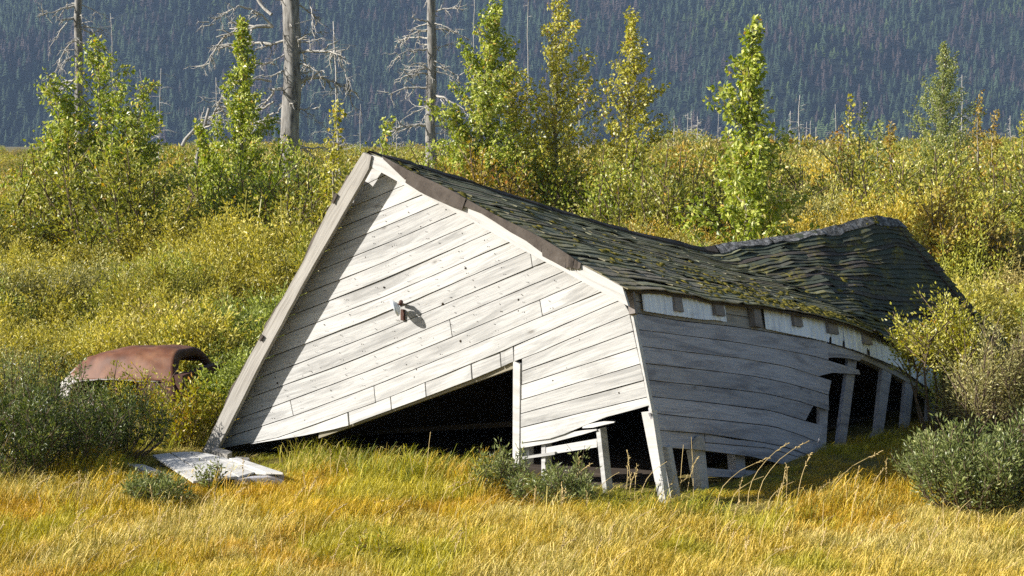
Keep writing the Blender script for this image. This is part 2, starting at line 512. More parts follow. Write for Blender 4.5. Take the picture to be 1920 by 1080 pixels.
def shrub_parts(h, rad, stems, leaves, leaf_l, leaf_w, seed, leaf_from=.25, bush=1.0, lean=(0, 0), twigs=3, spiky=.5, twig_from=.3):
    """stems and leaves of one shrub around its own base; returns (MB of stems, leaf tuple)"""
    rng = np.random.default_rng(seed)
    mb = MB()
    segs = []
    for s in range(stems):
        a = rng.uniform(0, 2 * math.pi)
        rr = math.sqrt(rng.uniform(0, 1)) * rad
        b0 = np.array([math.cos(a), math.sin(a), 0]) * rr * .35
        hh = h * (rng.uniform(.62, 1.0) if rng.random() < .8 else rng.uniform(.4, .7)) * (1 - .35 * (rr / rad) ** 2 * bush)
        top = np.array([math.cos(a) * rr + lean[0] * hh, math.sin(a) * rr + lean[1] * hh, hh])
        k = 6
        tt = np.linspace(0, 1, k)
        pts = b0[None] + (top - b0)[None] * tt[:, None]
        pts[:, :2] += (np.array([math.cos(a), math.sin(a)]) * rr * .25)[None] * np.sin(tt * math.pi)[:, None]
        pts += rng.normal(size=pts.shape) * .025 * h * tt[:, None]
        mb.tube(pts, np.linspace(.011, .003, k) * max(h, .6), 4, False)
        segs.append((pts, leaf_from, 1.0))
        for w in range(twigs):
            t0 = rng.uniform(twig_from, max(.85, twig_from + .2))
            p0 = pts[0] + (pts[-1] - pts[0]) * t0
            i = min(int(t0 * (k - 1)), k - 2); p0 = pts[i] + (pts[i + 1] - pts[i]) * (t0 * (k - 1) - i)
            aa = rng.uniform(0, 2 * math.pi)
            ln = h * rng.uniform(.16, .34)
            d = np.array([math.cos(aa) * .8, math.sin(aa) * .8, rng.uniform(.35, 1.0) * (1 + spiky)])
            d = d / np.linalg.norm(d)
            tw = p0[None] + d[None] * (np.linspace(0, 1, 4) * ln)[:, None]
            mb.tube(tw, np.linspace(.005, .002, 4) * max(h, .6), 3, False)
            segs.append((tw, .1, .6))
    w = np.array([np.linalg.norm(p[-1] - p[0]) * q * (1 - f) for p, f, q in segs])
    cnt = rng.multinomial(leaves, w / w.sum())
    B, D = [], []
    for (p, f, q), c in zip(segs, cnt):
        if not c:
            continue
        t = f + (1 - f) * rng.uniform(0, 1, c) ** .8
        x = t * (len(p) - 1)
        i = np.minimum(x.astype(int), len(p) - 2)
        pos = p[i] + (p[i + 1] - p[i]) * (x - i)[:, None]
        ax = norm(p[i + 1] - p[i])
        out = rand_dirs(c, rng)
        pos = pos + out * (rng.uniform(0, 1, c) ** .6 * .055 * (.4 + h * .9))[:, None]
        B.append(pos); D.append(norm(out * .85 + ax * .65 + np.array([0, 0, .12])))
    B, D = np.vstack(B), np.vstack(D)
    n = len(B)
    side = rand_dirs(n, rng)
    L = leaf_l * rng.uniform(.6, 1.25, n); W = leaf_w * rng.uniform(.7, 1.2, n)
    clump = np.repeat(rng.uniform(-.2, .2, len(cnt)), cnt)
    rnd = np.clip(rng.beta(2.2, 2.6, n) + clump, 0, 1)
    return mb, (B, D, side, L, W, rnd)

def shrub(name, label, cat, loc, h, rad, stems, leaves, leaf_l, leaf_w, mat, seed, group=None, stem_name='stems', **kw):
    t = thing(name, label, cat, loc, group)
    mb, lf = shrub_parts(h, rad, stems, leaves, leaf_l, leaf_w, seed, **kw)
    o = link(stem_name, mb.mesh(stem_name, M['twig']))
    o.parent = t
    o = link('foliage', leaves_mesh('foliage', *lf, M[mat]))
    o.parent = t
    return t

# ------------------------------------------------------------------ scattering of what nobody could count
def scatter(name, pts, rot, scl, idx, tint, protos, **props):
    me = bpy.data.meshes.new(name)
    n = len(pts)
    me.vertices.add(n)
    me.vertices.foreach_set('co', np.asarray(pts, np.float32).ravel())
    a = me.attributes.new('rot', 'FLOAT_VECTOR', 'POINT'); a.data.foreach_set('vector', np.asarray(rot, np.float32).ravel())
    a = me.attributes.new('scl', 'FLOAT_VECTOR', 'POINT'); a.data.foreach_set('vector', np.asarray(scl, np.float32).ravel())
    a = me.attributes.new('idx', 'INT', 'POINT'); a.data.foreach_set('value', np.asarray(idx, np.int32))
    a = me.attributes.new('tint', 'FLOAT_COLOR', 'POINT')
    a.data.foreach_set('color', np.concatenate([tint, np.ones((n, 1))], 1).astype(np.float32).ravel())
    o = link(name, me, **props)
    coll = bpy.data.collections.new(name + '_forms')
    for p in protos:
        coll.objects.link(p)
    g = bpy.data.node_groups.new(name + '_scatter', 'GeometryNodeTree')
    g.interface.new_socket('Geometry', in_out='INPUT', socket_type='NodeSocketGeometry')
    g.interface.new_socket('Geometry', in_out='OUTPUT', socket_type='NodeSocketGeometry')
    N = g.nodes.new
    gi, go = N('NodeGroupInput'), N('NodeGroupOutput')
    ci = N('GeometryNodeCollectionInfo')
    ci.inputs['Collection'].default_value = coll
    ci.inputs['Separate Children'].default_value = True
    ci.inputs['Reset Children'].default_value = True
    iop = N('GeometryNodeInstanceOnPoints')
    iop.inputs['Pick Instance'].default_value = True
    def na(nm, typ):
        x = N('GeometryNodeInputNamedAttribute'); x.data_type = typ; x.inputs['Name'].default_value = nm
        return x.outputs['Attribute']
    e2r = N('FunctionNodeEulerToRotation')
    g.links.new(gi.outputs[0], iop.inputs['Points'])
    g.links.new(ci.outputs[0], iop.inputs['Instance'])
    g.links.new(na('idx', 'INT'), iop.inputs['Instance Index'])
    g.links.new(na('rot', 'FLOAT_VECTOR'), e2r.inputs[0])
    g.links.new(e2r.outputs[0], iop.inputs['Rotation'])
    g.links.new(na('scl', 'FLOAT_VECTOR'), iop.inputs['Scale'])
    g.links.new(iop.outputs[0], go.inputs[0])
    md = o.modifiers.new('scatter', 'NODES')
    md.node_group = g
    return o

# ================================================================== the collapsed shed
TH = math.radians(33.0)
TG = np.array([math.cos(TH), -math.sin(TH), 0])        # along the gable, to the right
NG = np.array([-math.sin(TH), -math.cos(TH), 0])       # out of the gable
DB = -NG                                               # towards the back of the shed
C0 = at(1200, 750, 20.2)
def G(px, py, off=0.0):
    return on_plane(px, py, C0 + NG * off, NG)
C1, C2 = G(1182, 575), G(1249, 940)
NS = np.cross(DB, C1 - C2); NS /= np.linalg.norm(NS)
if NS[0] < 0:
    NS = -NS
def S(px, py, off=0.0):
    return on_plane(px, py, C1 + NS * off, NS)

shed = thing('collapsed_cabin', 'collapsed white plank cabin with sagging mossy shingle roof, leaning in the grass', 'cabin', (0, 22, 0))

def pl(poly):
    xs = [p[0] for p in poly]; ys = [p[1] for p in poly]
    a = (ys[1] - ys[0]) / (xs[1] - xs[0]); b = (ys[-1] - ys[-2]) / (xs[-1] - xs[-2])
    def f(x):
        x = np.asarray(x, float)
        return np.where(x < xs[0], ys[0] + a * (x - xs[0]), np.where(x > xs[-1], ys[-1] + b * (x - xs[-1]), np.interp(x, xs, ys)))
    return f
def lerp_line(a, b, x):
    return a[1] + (b[1] - a[1]) * (x - a[0]) / (b[0] - a[0])

def plank(parent, surf, nrm, top, bot, xa, xb, mat, thick=.022, gap=.8, proud=.004, name='plank', warp=.004, bow=0.0, lap=.006, ragged=0.0, ztop=None):
    """board between two pixel lines top(x), bot(x); xa, xb give (x at top, x at bottom) of the left and right ends"""
    n = max(3, int((max(xb) - min(xa)) / 26))
    rs = random.random() * 100
    F, B, UV = [], [], []
    p_prev, L = None, 0.0
    for i in range(n + 1):
        t = i / n
        xt = xa[0] + (xb[0] - xa[0]) * t
        xo = xa[1] + (xb[1] - xa[1]) * t
        jt = random.uniform(-.25, .25); jb = random.uniform(-.25, .25)
        o = proud + warp * math.sin(rs + t * 5.0) + bow * math.sin(t * math.pi)
        if ragged and i in (0, n):
            sg = -1 if i == 0 else 1
            xt += sg * random.uniform(-1, 1) * ragged; xo += sg * random.uniform(-1, 1) * ragged
        yt, yb = float(top(xt)) + gap + jt, float(bot(xo)) - gap + jb
        if yb < yt + .6:
            yb = yt + .6
        xm, ym = (xt + xo) / 2, (yt + yb) / 2
        P = [surf(xt, yt, o), surf(xm, ym, o + lap * .5), surf(xo, yb, o + lap)]
        if p_prev is not None:
            L += np.linalg.norm(P[1] - p_prev)
        p_prev = P[1]
        w = np.linalg.norm(P[2] - P[0])
        for k, p in enumerate(P):
            F.append(p); B.append(p - nrm * thick)
            UV.append((rs + L, rs * .37 + w * k / 2))
    m = 3 * (n + 1)
    f = []
    for i in range(n):
        for k in range(2):
            a = 3 * i + k
            f.append((a, a + 1, a + 4, a + 3))
            f.append((m + a, m + a + 3, m + a + 4, m + a + 1))
        f.append((3 * i, 3 * i + 3, m + 3 * i + 3, m + 3 * i))
        f.append((3 * i + 2, m + 3 * i + 2, m + 3 * i + 5, 3 * i + 5))
    for k in range(2):
        f.append((k, m + k, m + k + 1, k + 1))
        e = 3 * n + k
        f.append((e, e + 1, m + e + 1, m + e))
    me = build_mesh(name, np.array(F + B), f, np.array(UV + UV), mat)
    return link(name, me, parent)

# --- gable wall: the board lines of the photo, left end and right end
gable = link('gable_wall', None, shed)
trim_low = pl([(690, 310), (723, 327.5), (758, 347), (823, 382), (888, 417), (987, 472), (1057, 509), (1127, 547), (1178, 574), (1200, 586)])
left_x = lambda y: 697 - .59 * (y - 314)
GL = [
    [(678, 349), (723, 328)],
    [(650, 392), (758, 347)],
    [(620, 434), (789, 366)],
    [(595, 477), (823, 382)],
    [(573, 517), (740, 450), (855, 400)],
    [(550, 559), (643, 522), (700, 500), (815, 450), (888, 418)],
    [(526, 599), (617, 564), (720, 523), (919, 436)],
    [(503, 639), (593, 605), (720, 556), (850, 500), (952, 455)],
    [(480, 679), (572, 645), (680, 603), (760, 570), (923, 500), (988, 472)],
    [(457, 719), (553, 684), (720, 619), (997, 501), (1022, 491)],
    [(434, 759), (533, 722), (650, 680), (720, 651), (1000, 533), (1057, 509)],
    [(413, 797), (513, 762), (700, 692), (848, 632), (1012, 562), (1092, 527)],
    [(398, 829), (550, 780), (700, 724), (808, 680), (1017, 593), (1127, 547)],
    [(413, 842), (520, 821), (700, 756), (732, 744), (937, 660), (1160, 564)],
]
bottom = pl([(405, 843.5), (413, 842.5), (483, 831), (563, 818), (618, 807), (653, 798), (700, 780), (770, 755), (883, 712), (940, 688), (962, 678)])
butts = {10: [(475.5, 720, 478, 743)], 9: [(994, 475, 998, 500)], 11: [(843, 602, 848, 632)], 12: [(544, 752, 550, 780), (1012, 562, 1017, 593)], 13: [(701, 725, 704, 753)]}
top_line = trim_low
# board 0: the little triangle in the peak
def gplank(top, bot, xa, xb, **kw):
    return plank(gable, G, NG, top, bot, xa, xb, M['white_wood'], **kw)
gplank(lambda x: np.interp(x, [678, 697, 706, 730], [347, 313, 312, 322]), pl(GL[0]), (679, 679), (728, 728), gap=.6)
for k in range(1, 14):
    up, lo = GL[k - 1], GL[k]
    fu, fl = pl(up), pl(lo)
    trim = trim_low
    # the upper edge runs along the board above, then along the trim
    topf = fu
    xl = (left_x(up[0][1]) + .5, left_x(lo[0][1]) + .5)
    if k == 1:
        xl = (left_x(349), left_x(392))
    if k == 13:
        xl = (400, 413)
        lo = GL[13]
    xr = (up[-1][0] + 9, lo[-1][0] + 9)
    cuts = butts.get(k, [])
    segs, a = [], xl
    for (bx0, by0, bx1, by1) in cuts:
        segs.append((a, (bx0 - .7, bx1 - .7))); a = (bx0 + .7, bx1 + .7)
    segs.append((a, xr))
    for a, b in segs:
        gplank(topf, fl, a, b, bow=random.uniform(-.004, .006))
# row under the last full line, cut by the doorway header, in short patched lengths
l14 = pl(GL[13])
xs14 = [470, 602, 653, 732, 797, 883, 938, 962]
for a, b in ((470, 651), (654, 731), (733, 796), (798, 882), (884.5, 936.5), (938.5, 961)):
    gplank(lambda x: np.minimum(l14(x), bottom(x) - 1.2), bottom, (a, a + (2 if a > 480 else 0)), (b, b + 2), gap=.35, proud=.006)
# right of the doorway
GR = [
    [(962, 650), (985, 640), (1160, 564)],
    [(962, 679), (1022, 656), (1056, 640), (1183, 588)],
    [(979, 696), (1190, 620)],
    [(977, 722), (1196, 651)],
    [(976, 750), (1200, 682.5)],
    [(975, 776), (1208, 713)],
    [(975, 802), (1215, 744)],
    [(975, 831), (1040, 822), (1097, 798), (1128, 785), (1173, 773), (1216, 761)],
]
lefts = [964, 979, 979, 978, 977, 976.5, 976.5]
for k in range(7):
    up, lo = GR[k], GR[k + 1]
    fu, fl = pl(up), pl(lo)
    topf = fu
    cr = (lambda y: 1177 + (y - 574) * .213)
    xr = (cr(up[-1][1]), cr(lo[-1][1])) if k else (1166, 1181)
    gplank(topf, fl, (lefts[k], lefts[k]), xr, proud=.006 + .004 * (k == 4), bow=.004)
gplank(pl([(975, 830), (1077, 808), (1118, 804)]), pl([(975, 841), (1027, 832), (1077, 819), (1120, 807)]), (976, 976), (1118, 1119), gap=.4, proud=.0)
gplank(pl([(1097, 797), (1125, 790), (1152, 790.5)]), pl([(1097, 803), (1122, 801), (1135, 796), (1152, 792.5)]), (1092, 1092), (1151, 1152), gap=.1, proud=.012, ragged=1.0)

# knots and nail holes that can be made out one by one
mb = MB()
for (x, y, r) in [(829, 570, 3.0), (872, 503, 2.6), (863, 640, 3.0), (571, 788, 2.6), (519, 718, 2.6), (567, 705, 1.3), (585, 698, 1.4), (601, 690, 1.4), (719, 539, 2.2), (776, 707, 1.8), (780, 693, 1.6), (971, 562, 2.1), (971, 583, 1.6), (1036, 714, 2.0), (1023, 784, 1.6), (971, 561, 1.6), (665, 747, 1.3), (735, 462, 1.6), (1105, 526, 2.4), (1114, 527, 1.6), (742, 496, 1.7), (788, 425, 1.5), (835, 393, 1.3), (1126, 700, 1.4), (1160, 737, 2.0), (1062, 690, 1.5), (1086, 637, 1.4), (812, 634, 1.2), (761, 684, 1.3), (706, 575, 1.3), (640, 610, 1.2)]:
    c = G(x, y, .0165)
    pr = r / 175.0
    k = 7
    v = [c] + [c + TG * pr * random.uniform(.75, 1.15) * math.cos(2 * math.pi * j / k) + np.array([0, 0, 1]) * pr * random.uniform(.75, 1.15) * math.sin(2 * math.pi * j / k) - NG * .008 for j in range(k)]
    mb.add(v, [(0, 1 + j, 1 + (j + 1) % k) for j in range(k)])
for k in range(1, 13):
    fu, fl = pl(GL[k - 1]), pl(GL[k])
    x = left_x(GL[k][0][1]) + 22 + 9 * (k % 2)
    while x < GL[k - 1][-1][0] - 6:
        for q in (.28, .72):
            for w_ in (0, 3.2):
                xx = x + w_ + random.uniform(-1.5, 1.5) + (4 if q > .5 else 0)
                c = G(xx, float(fu(xx)) * (1 - q) + float(fl(xx)) * q + w_ * .5, .0165)
                pr = random.uniform(.0028, .0052)
                v = [c] + [c + TG * pr * math.cos(2 * math.pi * j / 5) + np.array([0, 0, 1]) * pr * 1.5 * math.sin(2 * math.pi * j / 5) - NG * .004 for j in range(5)]
                mb.add(v, [(0, 1 + j, 1 + (j + 1) % 5) for j in range(5)])
        x += random.uniform(40, 62)
mb.part('knots', M['knot'], gable, kind='stuff')

# --- doorway header, jamb, lower posts of the front
def gbox(name, quad, off0, off1, mat, parent=shed):
    mb = MB()
    f = [G(x, y, off0) for x, y in quad]
    mb.hexa(f, [p - NG * (off0 - off1) for p in f])
    return mb.part(name, mat, parent)
gbox('door_header', [(597, 822), (680, 797.5), (962, 691), (962, 664), (680, 768), (600, 798)][0:1] + [(962, 691), (962, 662), (600, 798)], -.024, -.12, M['olive_wood'])
gbox('door_jamb', [(961, 876), (973, 876), (975, 683), (962, 676)], .012, -.09, M['trim_wood'])
gbox('post', [(1015, 905), (1022.5, 905), (1022.5, 833), (1015, 833)], -.03, -.16, M['white_wood'])
gbox('post', [(1133, 948), (1140.5, 946), (1125, 803), (1117.5, 806)], -.01, -.14, M['white_wood'])
gbox('post', [(1235.5, 942), (1249, 944), (1222.5, 771), (1202.5, 773)], .0, -.10, M['trim_wood'])
gbox('post', [(1257, 935), (1268.5, 931), (1252, 838), (1238, 838)], -.17, -.26, M['white_wood'])
gbox('post', [(981, 872), (991, 872), (991, 830), (981, 832)], -.06, -.16, M['white_wood'])
gbox('rail', [(975, 862), (1040, 852.5), (1040, 847), (975, 857)], .0, -.03, M['white_wood'])
gbox('rail', [(1024, 853), (1119, 838.5), (1119, 822.5), (1024, 839)], -.028, -.06, M['white_wood'])

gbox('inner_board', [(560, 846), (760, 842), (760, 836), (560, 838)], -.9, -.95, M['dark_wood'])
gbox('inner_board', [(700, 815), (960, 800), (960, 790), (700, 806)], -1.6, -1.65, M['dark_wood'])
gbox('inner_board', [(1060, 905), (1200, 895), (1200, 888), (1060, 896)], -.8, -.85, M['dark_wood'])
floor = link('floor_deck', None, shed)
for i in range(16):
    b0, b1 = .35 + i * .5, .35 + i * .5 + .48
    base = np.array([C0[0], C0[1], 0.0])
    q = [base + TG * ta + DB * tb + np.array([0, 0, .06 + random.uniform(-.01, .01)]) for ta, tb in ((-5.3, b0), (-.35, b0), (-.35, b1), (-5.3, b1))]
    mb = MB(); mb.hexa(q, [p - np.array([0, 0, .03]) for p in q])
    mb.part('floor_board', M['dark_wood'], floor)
# --- white trim along the right slope and the tar paper folded over it
roof_edge = pl([(690, 288), (713, 292), (765, 320), (830, 349), (872, 373), (940, 410), (1002, 439), (1047, 466), (1088, 494), (1163, 534), (1172, 540)])
plank(shed, G, NG, lambda x: roof_edge(x) + 1.5, lambda x: trim_low(x), (692, 697), (1167, 1178), M['trim_wood'], thick=.035, gap=0, proud=.20, name='rake_trim', lap=0, warp=.002)
def tar(xa, xb, low, lift):
    fl = pl(low)
    return plank(shed, G, NG, lambda x: roof_edge(x) - 1.0, fl, xa, xb, M['tar'], thick=.012, gap=0, proud=.212 + lift, name='tar_paper', lap=.012, warp=.006)
tar((716, 719), (768, 759), [(716, 297), (722, 301), (741, 320), (759, 337)], .004)
tar((764, 760), (873, 866), [(758, 341), (790, 362), (812, 372), (840, 384), (867, 394)], .012)
tar((872, 869), (1013, 1015), [(868, 386), (885, 390), (905, 402), (922, 412), (940, 425), (958, 436), (980, 448), (1000, 459), (1012, 466), (1017, 478)], .0)
tar((1012, 1017), (1062, 1060), [(1016, 480), (1040, 492), (1063, 505)], .008)
tar((1062, 1061), (1076, 1073), [(1060, 503), (1068, 500), (1076, 507)], .02)
tar((1075, 1074), (1089, 1087), [(1072, 500), (1080, 505), (1088, 503)], .004)

# --- left rake board, standing forward of the gable
RO = .225
def rbox(name, quad, off0, off1, mat):
    mb = MB()
    f = [G(x, y, off0) for x, y in quad]
    mb.hexa(f, [p - NG * (off0 - off1) for p in f])
    return mb.part(name, mat, shed)
lw = pl([(284, 683), (383, 621), (500, 564), (680, 461), (846, 381)])
rw = pl([(300, 693), (310, 691), (438, 617), (500, 581), (680, 484), (846, 401)])
mb = MB()
ysr = list(np.linspace(286, 847, 26))
v, uv, f = [], [], []
Lr = 0
for i, y in enumerate(ysr):
    xl_ = float(lw(y)) + random.uniform(-1.6, .8); xr_ = float(rw(y)) + random.uniform(-.5, .6)
    a, b = G(xl_, y, RO + random.uniform(-.004, .004)), G(xr_, y + (8 if i else 6), RO)
    v += [a, b, b - NG * .06, a - NG * .06]
    Lr = i * .11
    uv += [(Lr, 0), (Lr, .13), (Lr, .19), (Lr, -.06)]
for i in range(len(ysr) - 1):
    for k in range(4):
        f.append((4 * i + k, 4 * i + (k + 1) % 4, 4 * i + 4 + (k + 1) % 4, 4 * i + 4 + k))
f += [(3, 2, 1, 0), tuple(4 * (len(ysr) - 1) + k for k in range(4))]
mb.add(v, f, uv)
mb.part('rake_board', M['rake_wood'], shed)
# curling roofing along its outer edge
mb = MB()
v, f, uv = [], [], []
ye = np.linspace(330, 846, 40)
for i, y in enumerate(ye):
    x = float(lw(y)) + 1.5
    w = 3.0 + 4.0 * max(0, math.sin(y * .045) + .2 * math.sin(y * .21)) + random.uniform(-.8, .8)
    a = G(x, y, RO - .005); b = G(x - w * .75, y - w * .3, RO - .03 + .02 * math.sin(y * .07))
    v += [a, b, b - NG * .10, a - NG * .10]
    uv += [(i * .1, 0)] * 4
for i in range(len(ye) - 1):
    for k in range(4):
        f.append((4 * i + k, 4 * i + (k + 1) % 4, 4 * i + 4 + (k + 1) % 4, 4 * i + 4 + k))
mb.add(v, f, uv)
mb.part('tar_paper', M['tar'], shed)
for (x, y, s) in ((627, 372, 11), (490, 634, 7)):
    mb = MB()
    c = G(x, y, RO + .02)
    d = norm(G(x + 6, y - 11, RO) - G(x, y, RO))
    mb.beam(c - d * s / 190, c + d * s / 190, .035, .015, NG, 5, .5)
    mb.part('torn_shingle', M['tar'], shed)

# --- roof surfaces
def curve(keys, u):
    """smooth curve through [(u, point)]"""
    us = np.array([k[0] for k in keys]); ps = np.array([k[1] for k in keys])
    m = np.gradient(ps, us, axis=0)
    u = np.clip(u, us[0], us[-1])
    i = int(np.clip(np.searchsorted(us, u, side='right') - 1, 0, len(us) - 2))
    h = us[i + 1] - us[i]; t = (u - us[i]) / h
    return (2 * t ** 3 - 3 * t ** 2 + 1) * ps[i] + (t ** 3 - 2 * t ** 2 + t) * h * m[i] + (-2 * t ** 3 + 3 * t ** 2) * ps[i + 1] + (t ** 3 - t ** 2) * h * m[i + 1]
RIDGE = [(0, G(692, 289, .195)), (.15, at(830, 329, 22.7)), (.3, at(980, 378, 23.7)), (.45, at(1140, 427, 24.75)), (.55, at(1262, 457, 25.45)), (.6, at(1322, 469, 25.8)), (.64, at(1360, 463, 26.05)), (.72, at(1440, 452, 26.5)), (.85, at(1560, 431, 27.15)), (.95, at(1645, 411, 27.6)), (1.0, at(1684, 417, 27.85))]
EAVE = [(0, G(1171, 541, .195)), (.15, S(1262, 549, .1)), (.3, S(1357, 563, .12)), (.45, S(1455, 579, .14)), (.6, S(1560, 598, .15)), (.72, S(1645, 625, .15)), (.85, S(1735, 668, .12)), (.95, at(1846, 694, 27.4)), (1.0, at(1926, 694, 27.75))]
def ridge(u): return curve(RIDGE, u)
def eave(u): return curve(EAVE, u)
def roof_base(u, v):
    a, b = ridge(u), eave(u)
    p = a + (b - a) * v
    uv_ = .605 + .15 * v                       # line of the break across the roof
    out = np.array([.45, -.35, .82])
    dv_ = abs(u - uv_)
    p = p - out * .15 * math.exp(-dv_ / .05) * min(1, 3.5 * v + .1) * (1 - .75 * v)
    k = min(1, max(0, (u - uv_) / .06))
    p = p + out * math.sin(v * math.pi) * .03 * k
    rip = abs(float(vnoise(u * 27 + 2.5 * v, v * 5.5, 2.0))) - .3
    p = p + out * k * (1 - .6 * max(0, v - .75) / .25) * (.065 * rip + .022 * float(vnoise(u * 46 + 9 * v, v * 12, 5.)))
    p = p + np.array([.2, -.2, .95]) * .014 * float(fbm(u * 20, v * 6, 9.0, 2))
    return p
NU, NV = 96, 26
ub, vb = np.linspace(0, 1, NU), np.linspace(0, 1, NV)
gridP = np.array([[roof_base(u, v) for v in vb] for u in ub])
gridN = norm(np.cross(np.gradient(gridP, axis=1), np.gradient(gridP, axis=0)))
gridN[gridN[..., 2] < 0] *= -1
def sample(A, u, v):
    x, y = np.clip(u, 0, 1) * (NU - 1), np.clip(v, 0, 1) * (NV - 1)
    i, j = min(int(x), NU - 2), min(int(y), NV - 2)
    a, b = x - i, y - j
    return A[i, j] * (1 - a) * (1 - b) + A[i + 1, j] * a * (1 - b) + A[i, j + 1] * (1 - a) * b + A[i + 1, j + 1] * a * b
roof = link('roof', None, shed)
def sheet(name, P, N, th, mat, parent):
    nu, nv = P.shape[:2]
    v = np.concatenate([P.reshape(-1, 3), (P - N * th).reshape(-1, 3)])
    m = nu * nv
    f = []
    for i in range(nu - 1):
        for j in range(nv - 1):
            a = i * nv + j
            f.append((a, a + 1, a + nv + 1, a + nv)); f.append((m + a, m + a + nv, m + a + nv + 1, m + a + 1))
    for i in range(nu - 1):
        for j in (0, nv - 1):
            a = i * nv + j
            f.append((a, a + nv, m + a + nv, m + a))
    for j in range(nv - 1):
        for i in (0, nu - 1):
            a = i * nv + j
            f.append((a, a + 1, m + a + 1, m + a))
    uv = np.tile(np.stack(np.meshgrid(np.linspace(0, 3, nu), np.linspace(0, 10, nv), indexing='ij'), -1).reshape(-1, 2), (2, 1))
    return link(name, build_mesh(name, v, f, uv, mat), parent)
sheet('roof_deck', gridP - gridN * .012, gridN, .03, M['dark_wood'], roof)
# shingle strips, course by course, each curled in its own way
ROWS = 30
for r in range(ROWS - 1, -1, -1):
    v0 = r / ROWS
    v1 = (r + 1.28) / ROWS
    u = -random.uniform(0, .05)
    while u < 1:
        ln = random.uniform(.098, .13)
        ua, ub_ = max(u, 0), min(u + ln, 1.0)
        u += ln
        if ub_ - ua < .008:
            continue
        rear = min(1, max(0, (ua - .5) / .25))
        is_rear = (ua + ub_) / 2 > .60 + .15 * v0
        if random.random() < (.05 if is_rear else .02) and r > 1:
            continue                          # lost shingle, the boards show
        k = 7
        V, UV = [], []
        curl = random.uniform(.008, .021) + .005 * rear
        vj = random.uniform(-.1, .1) / ROWS
        for i in range(k):
            uu = ua + (ub_ - ua) * i / (k - 1) * .992
            wob = (random.uniform(0, .006) if random.random() < .95 else random.uniform(.012, .03)) * (1 + .6 * rear)
            vv = min(v1 + vj + random.uniform(-.16, .16) / ROWS, 1.0 + .3 / ROWS)
            p0, n0 = sample(gridP, uu, v0), sample(gridN, uu, v0)
            vm = v0 + (vv - v0) * .55
            pm, nm = sample(gridP, uu, vm), sample(gridN, uu, vm)
            p1, n1 = sample(gridP, uu, vv), sample(gridN, uu, vv)
            if vv > 1:
                p1 = p1 + (sample(gridP, uu, 1) - sample(gridP, uu, .95)) / .05 * (vv - 1)
            V += [p0 + n0 * .003, pm + nm * (.010 + curl * .35), p1 + n1 * (curl + wob), p1 + n1 * (curl + wob - .012)]
        f = []
        for i in range(k - 1):
            for j in range(3):
                a = 4 * i + j
                f.append((a, a + 1, a + 5, a + 4))
        f += [(0, 3, 2, 1), (4 * k - 4, 4 * k - 3, 4 * k - 2, 4 * k - 1)]
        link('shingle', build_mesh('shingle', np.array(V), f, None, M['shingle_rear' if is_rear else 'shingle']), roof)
# grey roll roofing over the ridge, in torn lengths
ua = .0
while ua < 1:
    ub_ = min(1, ua + random.uniform(.09, .15))
    k = 8
    V = []
    for i in range(k):
        uu = ua + (ub_ - ua) * i / (k - 1)
        w = (.018 if uu < .6 else .05) * random.uniform(.8, 1.25)
        p = ridge(uu); n = sample(gridN, uu, 0.02); q = sample(gridP, uu, w); n2 = sample(gridN, uu, w)
        back = p + DB * 0 + np.array([-.12, .1, -.10])
        V += [back + [0, 0, .03], p + np.array([0, 0, .045 + random.uniform(-.006, .012)]), q + n2 * (.028 + random.uniform(0, .012)), q + n2 * .004]
    f = []
    for i in range(k - 1):
        for j in range(3):
            a = 4 * i + j
            f.append((a, a + 1, a + 5, a + 4))
    link('ridge_cap', build_mesh('ridge_cap', np.array(V), f, None, M['felt' if ua > .5 else 'tar']), roof)
    ua = ub_ + .002
# moss cushions
def blob(c, n, r, flat=.38):
    t1 = np.cross(n, [0.2, .9, .3]); t1 /= np.linalg.norm(t1); t2 = np.cross(n, t1)
    V, f = [c + n * r * flat * random.uniform(.8, 1.2)], []
    k = 7
    for ring, (rr, hh) in enumerate(((.6, .8), (1.0, .1))):
        for j in range(k):
            a = 2 * math.pi * (j + .5 * ring) / k
            q = random.uniform(.45, 1.6)
            V.append(c + (t1 * math.cos(a) + t2 * math.sin(a)) * r * rr * q + n * r * flat * hh * random.uniform(.6, 1.3))
    for j in range(k):
        f.append((0, 1 + j, 1 + (j + 1) % k))
        a, b, c_, d = 1 + j, 1 + (j + 1) % k, 1 + k + (j + 1) % k, 1 + k + j
        f.append((a, d, c_, b))
    return V, f
mb = MB()
def moss_at(u, v, r):
    u, v = min(max(u, .002), .998), min(max(v, .005), .995)
    n = sample(gridN, u, v)
    V, f = blob(sample(gridP, u, v) + n * .018, n, r)
    mb.add(V, f)
for k in range(70):   # along the eave, more towards the sag
    u = random.triangular(.34, .76, .66)
    moss_at(u, 1 - abs(random.gauss(0, .055)), random.uniform(.018, .045))
for (cu, cv, su, sv, n) in [(.46, .78, .05, .07, 42), (.38, .86, .06, .06, 22), (.55, .86, .05, .05, 32), (.56, .76, .04, .05, 18), (.3, .7, .07, .12, 18), (.03, .1, .012, .06, 24), (.05, .28, .012, .06, 14), (.03, .45, .01, .08, 10), (.95, .05, .03, .02, 14), (.75, .62, .08, .15, 12), (.25, .9, .08, .05, 10), (.42, .6, .12, .2, 90), (.2, .5, .1, .2, 50), (.5, .9, .12, .05, 120), (.6, .92, .05, .04, 70)]:
    for j in range(n):
        moss_at(random.gauss(cu, su), random.gauss(cv, sv), random.choice((.015, .02, .025, .03, .045)))
mb.part('moss', M['moss'], roof, smooth=True, kind='stuff')

